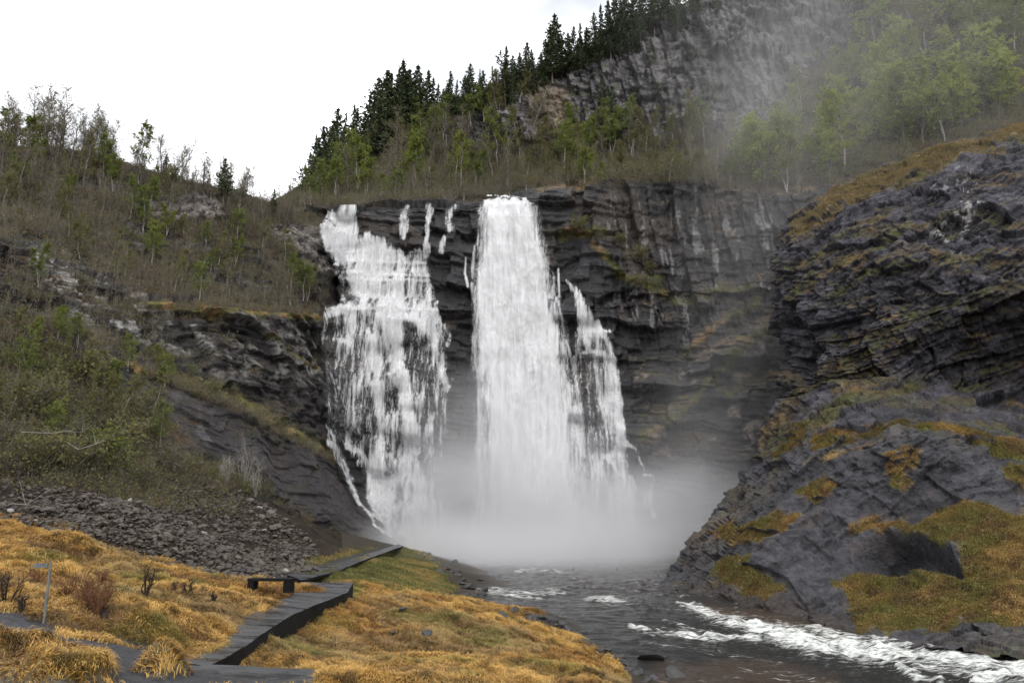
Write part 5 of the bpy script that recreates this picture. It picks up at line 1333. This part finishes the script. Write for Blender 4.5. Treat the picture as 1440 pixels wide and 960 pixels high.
# stones
def stone_mesh(seed, sub=2, ang=.55, flat=.7):
    import bmesh
    bm = bmesh.new(); bmesh.ops.create_icosphere(bm, subdivisions=sub, radius=.5)
    rr = np.random.default_rng(seed); pl = rr.normal(size=(9, 3)); pl /= np.linalg.norm(pl, axis=1, keepdims=True); dd = rr.uniform(.24, .44, 9)
    for v in bm.verts:
        p = np.array(v.co)
        for n_, d_ in zip(pl, dd):
            s = p @ n_ - d_
            if s > 0: p = p - n_ * s
        p = p * np.array([1, .85, flat]) * (1 + .05 * rr.normal())
        v.co = p
    V = np.array([v.co[:] for v in bm.verts]); Fc = np.array([[v.index for v in f.verts] for f in bm.faces]); bm.free()
    return V, Fc
ST = [stone_mesh(900 + i) for i in range(8)]; ST1 = [stone_mesh(950 + i, 1) for i in range(8)]
STM = []
for i, (v, f) in enumerate(ST):
    me = bpy.data.meshes.new('stone'); me.from_pydata(v.tolist(), [], f.tolist()); me.materials.append(M_SCREE); STM.append(me)
def rotm(r, n):
    q = r.normal(size=(n, 4)); q /= np.linalg.norm(q, axis=1, keepdims=True); w, x, y, z = q.T
    return np.stack([1 - 2 * (y * y + z * z), 2 * (x * y - z * w), 2 * (x * z + y * w), 2 * (x * y + z * w), 1 - 2 * (x * x + z * z), 2 * (y * z - x * w), 2 * (x * z - y * w), 2 * (y * z + x * w), 1 - 2 * (x * x + y * y)], 1).reshape(n, 3, 3)
SCREE = [(0,655),(60,650),(130,680),(210,690),(280,680),(330,690),(380,715),(430,750),(445,775),(440,800),(400,808),(345,816),(250,800),(150,768),(60,748),(0,735)]
mz = inpoly(GRP['px'], GRP['py'], SCREE) & (GRP['V'][:, 1] > 33)
idx = verts_where(GRP, mz, 9000, 21); r = np.random.default_rng(22)
sp = Soup()
pos = GRP['V'][idx] + r.normal(size=(len(idx), 3)) * np.array([.2, .2, .03]); sz = r.uniform(.10, .36, len(idx)) * (1 + 1.1 * (r.random(len(idx)) < .12)); R = rotm(r, len(idx))
for k in range(8):
    s_ = np.arange(k, len(idx), 8); v, f = ST1[k]
    VV = np.einsum('nij,vj->nvi', R[s_] , v) * sz[s_][:, None, None]; VV[:, :, 2] *= .75; VV += pos[s_][:, None]
    sp.add(VV.reshape(-1, 3), t=(f[None] + (np.arange(len(s_)) * len(v))[:, None, None]).reshape(-1, 3))
tag(sp.build('scree_rubble', [M_SCREE]), kind='stuff')
def stone(loc, s, label, cat='stone', group=None, mat=None, rnd=RN):
    me = rnd.choice(STM)
    if mat is not None:
        key = (me.name, mat.name)
        if key not in STC: c = me.copy(); c.materials.clear(); c.materials.append(mat); STC[key] = c
        me = STC[key]
    o = bpy.data.objects.new('boulder', me); link(o); o.location = loc; o.scale = (s * rnd.uniform(.85, 1.3), s * rnd.uniform(.8, 1.1), s * rnd.uniform(.6, .95)); o.rotation_euler = (rnd.uniform(-.4, .4), rnd.uniform(-.4, .4), rnd.uniform(0, 6.28))
    tag(o, label, cat, group); return o
STC = {}
def scree_where(x, y):
    a = 'near the bushes' if y < 690 + (x > 200) * 20 else ('in the middle of the scree' if y < 755 else 'at the foot of the scree')
    b = 'far end' if x < 110 else ('below the green bushes' if x < 230 else ('over the grassy mound' if x < 340 else 'near the bench'))
    return a + ', ' + b
for x, y, loc in scatter(SCREE, 235, 9, 61, IDX):
    s = dist_H(loc, RN.uniform(7, 15)); pale = RN.random() < .035
    stone(loc + np.array([0, 0, .1 * s]), s, f"{'pale grey' if pale else 'dark'} {'larger' if s > .6 else 'fist-shaped' if s < .4 else 'angular'} rock {scree_where(x, y)}", 'rock', 'rocks of the scree slope', M_PALESTONE if pale else None)
for x, y, hp, lb, mt in ((371,745,15,'rounded pale boulder beside the pinkish one near the scree edge', M_PALESTONE), (386,740,20,'large pinkish grey boulder near the scree edge', M_SCREE), (286,747,13,'flat white stone lying on the dark scree', M_PALESTONE), (315,728,11,'small white stone uphill of the flat white one', M_PALESTONE), (363,712,12,'round tan boulder at the top of the scree beside the dead bush', M_PALESTONE), (335,802,26,'wide flat dark boulder at the scree foot behind the bench', M_WETSTONE), (248,705,16,'dark square boulder high on the scree', M_WETSTONE),
                      (453,803,16,'dark wet boulder beside the far end of the path', M_WETSTONE), (1350,868,14,'grey boulder on the turf edge over the rapids', M_SCREE), (1372,882,24,'dark mossy boulder at the river edge below the bluff turf', M_WETSTONE), (1388,890,22,'second dark boulder at the river edge beside the mossy one', M_WETSTONE)):
    k = hit(x, y); loc = IDX['V'][k]; stone(loc, dist_H(loc, hp), lb, 'boulder', None, mt)
# river-bank rocks
def bank_where(x, y):
    return ('by the green turf point' if x < 700 else 'off the tip of the grass' if x < 800 else 'below the grassy bank' if x < 950 else 'by the bluff foot') + (', close to the spray' if y < 800 else '')
bank = [(x + RN.uniform(-8, 8), y + RN.uniform(-4, 4)) for x, y in [(640,800),(652,815),(660,826),(668,812),(676,830),(630,805),(622,798),(610,790),(648,790),(598,782),(655,838),(612,806),(590,775),(700,866),(770,872),(790,876),(840,912),(880,935),(905,930),(925,950),(760,868),(720,868)]]
rb = random.Random(9); edge_ = [(598,776),(632,800),(655,828),(692,858),(740,868),(790,880),(850,912),(888,940),(925,962)]
for q_ in range(60):
    t = rb.random() ** .9 * (len(edge_) - 1); i = int(min(t, len(edge_) - 2)); u = t - i
    bank.append((edge_[i][0] * (1 - u) + edge_[i + 1][0] * u + rb.uniform(-4, 16), edge_[i][1] * (1 - u) + edge_[i + 1][1] * u + rb.uniform(-7, 5)))
for x, y in bank:
    k = hit(x, y); loc = IDX['V'][k]; s = dist_H(loc, RN.uniform(8, 20))
    stone(loc + np.array([0, 0, .02]), s, f"wet black {'large' if s > .8 else 'small'} rock {bank_where(x, y)}", 'rock', 'wet rocks along the river bank', M_WETSTONE)
for x, y, z, hp, lb in ((852,826,-.12,9,'black rock breaking the pool surface nearest the falls'), (838,838,-.15,8,'small black rock in the pool beside the foam patch'), (950,806,-.1,10,'dark rock in the pool near the bluff'), (905,822,-.12,9,'low dark rock standing in mid pool'), (890,825,-.12,7,'tiny dark rock beside the mid pool rock'), (868,800,-.1,7,'tiny dark rock far out in the pool'), (975,822,-.1,12,'dark flat rock in the water under the bluff')):
    g_ = G(x, y, z); stone(np.array(g_), dist_H(g_, hp), lb, 'rock', 'rocks standing in the pool', M_WETSTONE)
for x, y, hp, lab in ((880,898,26,'broad flat wet rock at the near edge of the river below the rapids start'), (915,925,30,'largest wet black rock at the near river edge'), (842,885,20,'wet black rock beside the end of the straw grass point'), (950,948,26,'wet black rock awash at the near side of the rapids'), (800,872,22,'low wet rock off the straw grass tip'), (1010,842,18,'dark rock under the bluff where the rapids begin'), (985,832,20,'smooth dark rock at the bluff foot above the rapids')):
    g_ = G(x, y, -.25); o = stone(np.array(g_), dist_H(g_, hp) * 1.6, lab, 'rock', None, M_WETSTONE); o.scale[2] *= .45
for x, y, hp in ((567,860,12), (708,868,14), (600,895,16), (553,895,9)):
    k = hit(x, y); loc = IDX['V'][k]
    stone(loc + np.array([0, 0, .15]), dist_H(loc, hp), {567: 'dark stone half sunk in straw grass near the path platform', 708: 'dark stone in the straw grass next to the river', 600: 'slanting dark stone in the middle of the straw grass', 553: 'small dark stone left of the slanting one in the grass'}[x], 'stone', None, M_WETSTONE)
print('stones', round(time.time() - T0, 1), len(SCENE.objects))

# ------------------------------------------------------------------ path, bench, signpost, dead shrubs
def prism(name, top, drop, mat_top, mat_side, parent=None, bottom=None):
    """slab from a ring of top points (3D)"""
    top = np.array(top, float); n = len(top); bot = top.copy(); bot[:, 2] -= drop
    me = bpy.data.meshes.new(name)
    fs = [list(range(n))] + [[i, (i - 1) % n, n + (i - 1) % n, n + i] for i in range(n)]
    me.from_pydata(np.concatenate([top, bot]).tolist(), [], fs); me.materials.append(mat_top); me.materials.append(mat_side)
    for p in me.polygons: p.material_index = 0 if p.index == 0 else 1
    o = bpy.data.objects.new(name, me); link(o)
    import bmesh
    bm = bmesh.new(); bm.from_mesh(me)
    bmesh.ops.triangulate(bm, faces=[f for f in bm.faces if len(f.verts) > 4]); bm.to_mesh(me); bm.free()
    if parent: o.parent = parent
    return o
def strip(name, L, R, drop, mat_top, mat_side, sub=6, crown=0.02):
    """a raised path between a left and a right edge of (px, py, z)"""
    L = np.array([G(*p) for p in L]); R = np.array([G(*p) for p in R])
    n = len(L); t = np.linspace(0, n - 1, (n - 1) * sub + 1)
    ip = lambda A: np.stack([np.interp(t, np.arange(n), A[:, k]) for k in range(3)], 1)
    L, R = ip(L), ip(R); ks = np.linspace(0, 1, 9)
    top = (L[:, None] * (1 - ks)[None, :, None] + R[:, None] * ks[None, :, None])
    nz = .022 * fbm(top.reshape(-1, 3), .8, 3, 380).reshape(top.shape[:2]); top[:, :, 2] += nz
    nr, nc = top.shape[:2]
    V = top.reshape(-1, 3); f = grid_faces(nr, nc)
    Lb, Rb = top[:, 0].copy(), top[:, -1].copy(); La, Ra = Lb.copy(), Rb.copy()
    Lb[:, 2] -= drop; Rb[:, 2] -= drop
    base = len(V); V = np.concatenate([V, La, Lb, Ra, Rb]); i = np.arange(nr - 1)
    fl = np.stack([base + i, base + i + 1, base + nr + i + 1, base + nr + i], 1); fr = np.stack([base + 2 * nr + i, base + 3 * nr + i, base + 3 * nr + i + 1, base + 2 * nr + i + 1], 1)
    e0 = np.stack([top[0], top[0] - [0, 0, drop]]).reshape(-1, 3); e1 = np.stack([top[-1], top[-1] - [0, 0, drop]]).reshape(-1, 3)
    b2 = len(V); V = np.concatenate([V, e0, e1]); j = np.arange(nc - 1)
    fe = np.concatenate([np.stack([b2 + j, b2 + nc + j, b2 + nc + j + 1, b2 + j + 1], 1), np.stack([b2 + 2 * nc + j, b2 + 2 * nc + j + 1, b2 + 3 * nc + j + 1, b2 + 3 * nc + j], 1)])
    o = mesh_np(name, V, [np.concatenate([f, fl, fr, fe])], [mat_top, mat_side], midx=[0] * len(f) + [1] * (len(fl) + len(fr) + len(fe)), smooth=True)
    tag(o, kind='structure'); return o
strip('path', [(226,926,3.02),(262,903,3.02),(300,884,3.04),(345,862,3.08),(385,848,3.1),(408,838,3.1),(420,829,3.1),(424,818,3.1)],
              [(292,936,2.92),(322,922,2.92),(352,903,2.95),(382,882,2.97),(415,862,3.0),(450,848,3.0),(489,832,3.0),(497,818.5,3.02)], .75, M_PATH, M_STEEL)
strip('path', [(262,932,2.93),(316,934,2.93),(380,938,2.92),(442,941,2.9)], [(262,985,2.86),(316,985,2.86),(380,985,2.86),(447,985,2.86)], .8, M_PATH, M_STEEL)
strip('path', [(120,948,3.02),(160,938,3.02),(220,936,3.0),(300,940,2.97),(308,943,2.95)], [(120,990,2.9),(160,990,2.9),(220,990,2.9),(300,990,2.9),(314,975,2.9)], .6, M_PATH, M_STEEL)
strip('path', [(404,808,2.66),(430,803,2.62),(462,796,2.56),(494,785,2.50),(528,775,2.42),(560,764.5,2.40)], [(425,815,2.66),(447,810,2.62),(476,802,2.56),(504,790,2.50),(535,779,2.42),(567,767,2.40)], .12, M_PATH, M_STEEL)
rp = random.Random(77)
for q_ in range(34):
    x = rp.choice([rp.uniform(830, 1000), rp.uniform(830, 1000), rp.uniform(690, 830), rp.uniform(650, 700)]); y = rp.uniform(784, 846) if x > 700 else rp.uniform(800, 846)
    s_px = rp.uniform(4, 10) * (y - 740) / 80; g_ = G(x, y, -.12)
    stone(np.array(g_), dist_H(g_, s_px), f"low dark rock awash in the pool {'under the bluff' if x > 900 else 'in midstream' if x > 760 else 'by the green bank'}{', far out' if y < 805 else ''}", 'rock', 'rocks standing in the pool', M_WETSTONE, rp)
def boxm(name, c, s, mat, parent=None, rz=0, bev=.012):
    import bmesh
    bm = bmesh.new(); bmesh.ops.create_cube(bm, size=1)
    for v in bm.verts: v.co = (v.co[0] * s[0], v.co[1] * s[1], v.co[2] * s[2])
    bmesh.ops.bevel(bm, geom=bm.edges[:], offset=bev, segments=2, affect='EDGES')
    me = bpy.data.meshes.new(name); bm.to_mesh(me); bm.free(); me.materials.append(mat)
    o = bpy.data.objects.new(name, me); link(o); o.location = c; o.rotation_euler = (0, 0, rz)
    if parent: o.parent = parent
    return o
g_ = G(381, 832, 3.2); b = empty('bench', g_, math.radians(-4)); tag(b, 'low black slab bench standing at the bend of the wet path', 'bench')
boxm('seat', (0, 0, .42), (1.55, .48, .085), M_STEEL, b); boxm('leg', (-.66, 0, .188), (.22, .44, .376), M_STEEL, b); boxm('leg', (.62, 0, .188), (.26, .44, .376), M_STEEL, b)
k = hit(65, 874); loc = IDX['V'][k]; hh = dist_H(loc, 82)
s_ = empty('signpost', tuple(loc), math.radians(8)); tag(s_, 'thin grey signpost with a small blank board on the grassy slope', 'signpost')
boxm('post', (0, 0, hh / 2 - .1), (.042, .042, hh + .2), M_POST, s_, bev=.006); boxm('board', (-.17, -.035, hh - .06), (.26, .02, .085), M_POST, s_, bev=.004)
# charred stubs and russet bushes in the foreground grass
def stub(seed, H, name, label, loc, mat=M_DARKWOOD, nst=5, tw=.02, W=.5, twm=None, group=None):
    o = shrub(seed, H, W, 0, name, M_OLIVELEAF, mat, nst, tw)
    o.location = loc; tag(o, label, 'bush', group); return o
for i, (x, y, hp, lab, mt, nst, tw, W) in enumerate((
        (205,836,44,'charred black upright bush stub on the crest of the grassy mound',M_DARKWOOD,7,.016,.5), (28,858,28,'short slanting black stump beside the signpost',M_DARKWOOD,3,.03,.5), (8,850,60,'tall dark twiggy bush at the end of the grass slope',M_DARKWOOD,12,.012,1.2),
        (135,860,46,'russet twiggy bush in the middle of the grassy mound',M_REDTWIG,26,.010,1.3), (118,848,40,'second russet twiggy bush touching the middle one',M_REDTWIG,20,.010,1.1), (140,822,26,'dark reddish stub up the slope from the russet bushes',M_REDTWIG,9,.014,.7),
        (262,836,24,'low dark branching stub right of the upright stub',M_DARKWOOD,6,.014,.9), (302,848,20,'black three-pronged stub near the path bend',M_DARKWOOD,4,.022,.5), (285,835,18,'thin dark twig stub between two black stubs',M_REDTWIG,5,.010,.4), (246,828,20,'tiny curved twig stub beside the upright black stub',M_DARKWOOD,3,.010,.4), (150,866,18,'rounded dark stump at the base of the russet bush',M_DARKWOOD,5,.05,.5),
        (95,838,26,'sparse russet bush between the signpost and the middle bush',M_REDTWIG,12,.008,.9), (48,822,30,'sparse russet bush directly behind the signpost board',M_REDTWIG,12,.008,1.0))):
    k = hit(x, y); loc = IDX['V'][k]; H = dist_H(loc, hp)
    stub(800 + i, H, 'dead_shrub', lab, loc - np.array([0, 0, .04]), mt, nst, tw, W * min(1, H * 1.2))
# bleached dead wood
def snag(name, pts, rad, label, seed, forks=6, cat='dead branch'):
    rr = np.random.default_rng(seed); pts = np.array(pts, float); s = Soup(); s.tube(pts, rad, 6)
    for _ in range(forks):
        i = rr.integers(1, len(pts)); a = pts[i]; L = np.linalg.norm(pts[-1] - pts[0]) * rr.uniform(.15, .35)
        d = rr.normal(size=3); d[2] = abs(d[2]) * .8; d /= np.linalg.norm(d); s.tube([a, a + d * L * .5, a + d * L + np.array([0, 0, .05])], [rad[0] * .4, rad[0] * .25, .004], 4)
    o = s.build(name, [M_DEADWOOD], None, True); tag(o, label, cat); return o
def hp_(x, y, up=0.0, fw=0.0):
    k = hit(x, y); return IDX['V'][k] + np.array([0, -fw, up])
0 and snag('dead_branch', [hp_(8,648,.2), hp_(25,665,.7,.4), hp_(38,688,.5,.4), hp_(46,700,.1,.2)], [.03, .035, .04, .045], 'bleached branch leaning over the top of the scree at its far end', 1)
snag('dead_branch', [P(95,622,46.5), P(110,632,46.5), P(135,624,46.2), P(150,616,46)], [.03, .025, .02, .01], 'forked bleached branch above the big green bush', 2)
snag('dead_branch', [P(30,607,45.6), P(70,609,45.4), P(95,606,45.3), P(115,608,45.2)], [.02, .018, .014, .008], 'long level bleached bough across the pale bushes', 3, 10)
snag('dead_branch', [hp_(0,720,.3), hp_(15,718,.35), hp_(35,718,.3)], [.04, .03, .012], 'short white stick poking out over the scree rocks', 4, 2)
k = hit(342, 690); loc = IDX['V'][k]
for j, (dx, hp, lab) in enumerate(((0, 74, 'tallest bleached dead bush at the upper edge of the scree'), (-22, 48, 'low wide bleached dead bush left of the tallest one'), (16, 46, 'short bleached dead bush right of the tallest one'))):
    k = hit(342 + dx, 692 + dx * .3); loc = IDX['V'][k]
    o = shrub(830 + j, dist_H(loc, hp), 2.4 if j == 1 else 1.4, 0, 'dead_shrub', M_OLIVELEAF, M_DEADWOOD, 12, .016); o.location = loc; tag(o, lab, 'bush')
print('details', round(time.time() - T0, 1), len(SCENE.objects))
EXPO = .60
# ------------------------------------------------------------------ light, sky, camera
w = bpy.data.worlds.new('World'); SCENE.world = w; w.use_nodes = True
nt = w.node_tree; nt.nodes.clear()
sky = nd(nt, 'ShaderNodeTexSky', sky_type='NISHITA'); sky.sun_disc = False
sky.sun_elevation = math.radians(52); sky.sun_rotation = math.radians(200); sky.dust_density = 4; sky.air_density = 1.2
# overcast: the cloud layer evens the clear sky out to a bright white
tc = nd(nt, 'ShaderNodeTexCoord'); mp = nd(nt, 'ShaderNodeMapping'); mp.inputs['Scale'].default_value = (1, 1, 2.2); lk(nt, tc.outputs['Generated'], mp.inputs[0])
cn = noise_n(nt, 1.6, 5, .55, mp.outputs[0])
cloud = mixc(nt, maprange(nt, cn.outputs[0], .40, .62, 0, 1, True), (5.7, 5.95, 6.4), (18.6, 18.7, 19.0))
mx = mixc(nt, .90, sky.outputs[0], cloud)
bg = nd(nt, 'ShaderNodeBackground'); bg.inputs['Strength'].default_value = .1; lk(nt, mx, bg.inputs['Color'])
wo = nd(nt, 'ShaderNodeOutputWorld'); lk(nt, bg.outputs[0], wo.inputs['Surface'])
sl = bpy.data.lights.new('sun', 'SUN'); sl.energy = 1.1; sl.angle = math.radians(30); sl.color = (1, .97, .93)
so = bpy.data.objects.new('sun', sl); link(so)
so.rotation_euler = (math.radians(38), 0, math.radians(20)) 
cam = bpy.data.cameras.new('camera'); cam.sensor_width = 36; cam.lens = 36 * F / 1440; cam.clip_end = 6000; cam.clip_start = .1
co = bpy.data.objects.new('camera', cam); link(co); co.location = (0, 0, EYE); co.rotation_euler = (math.radians(90) + PITCH, 0, 0)
SCENE.camera = co
SCENE.view_settings.view_transform = 'Standard'; SCENE.view_settings.look = 'None'; SCENE.view_settings.exposure = EXPO if 'EXPO' in globals() else 0.0; SCENE.view_settings.gamma = 1
cy = SCENE.cycles
cy.max_bounces = 8; cy.diffuse_bounces = 3; cy.glossy_bounces = 3; cy.transmission_bounces = 4; cy.transparent_max_bounces = 24; cy.volume_bounces = 2
cy.volume_step_rate = 1.0; cy.volume_max_steps = 96
cy.use_denoising = True; cy.use_adaptive_sampling = True; cy.adaptive_threshold = .02
cy.caustics_reflective = False; cy.caustics_refractive = False
print('script done', round(time.time() - T0, 1))
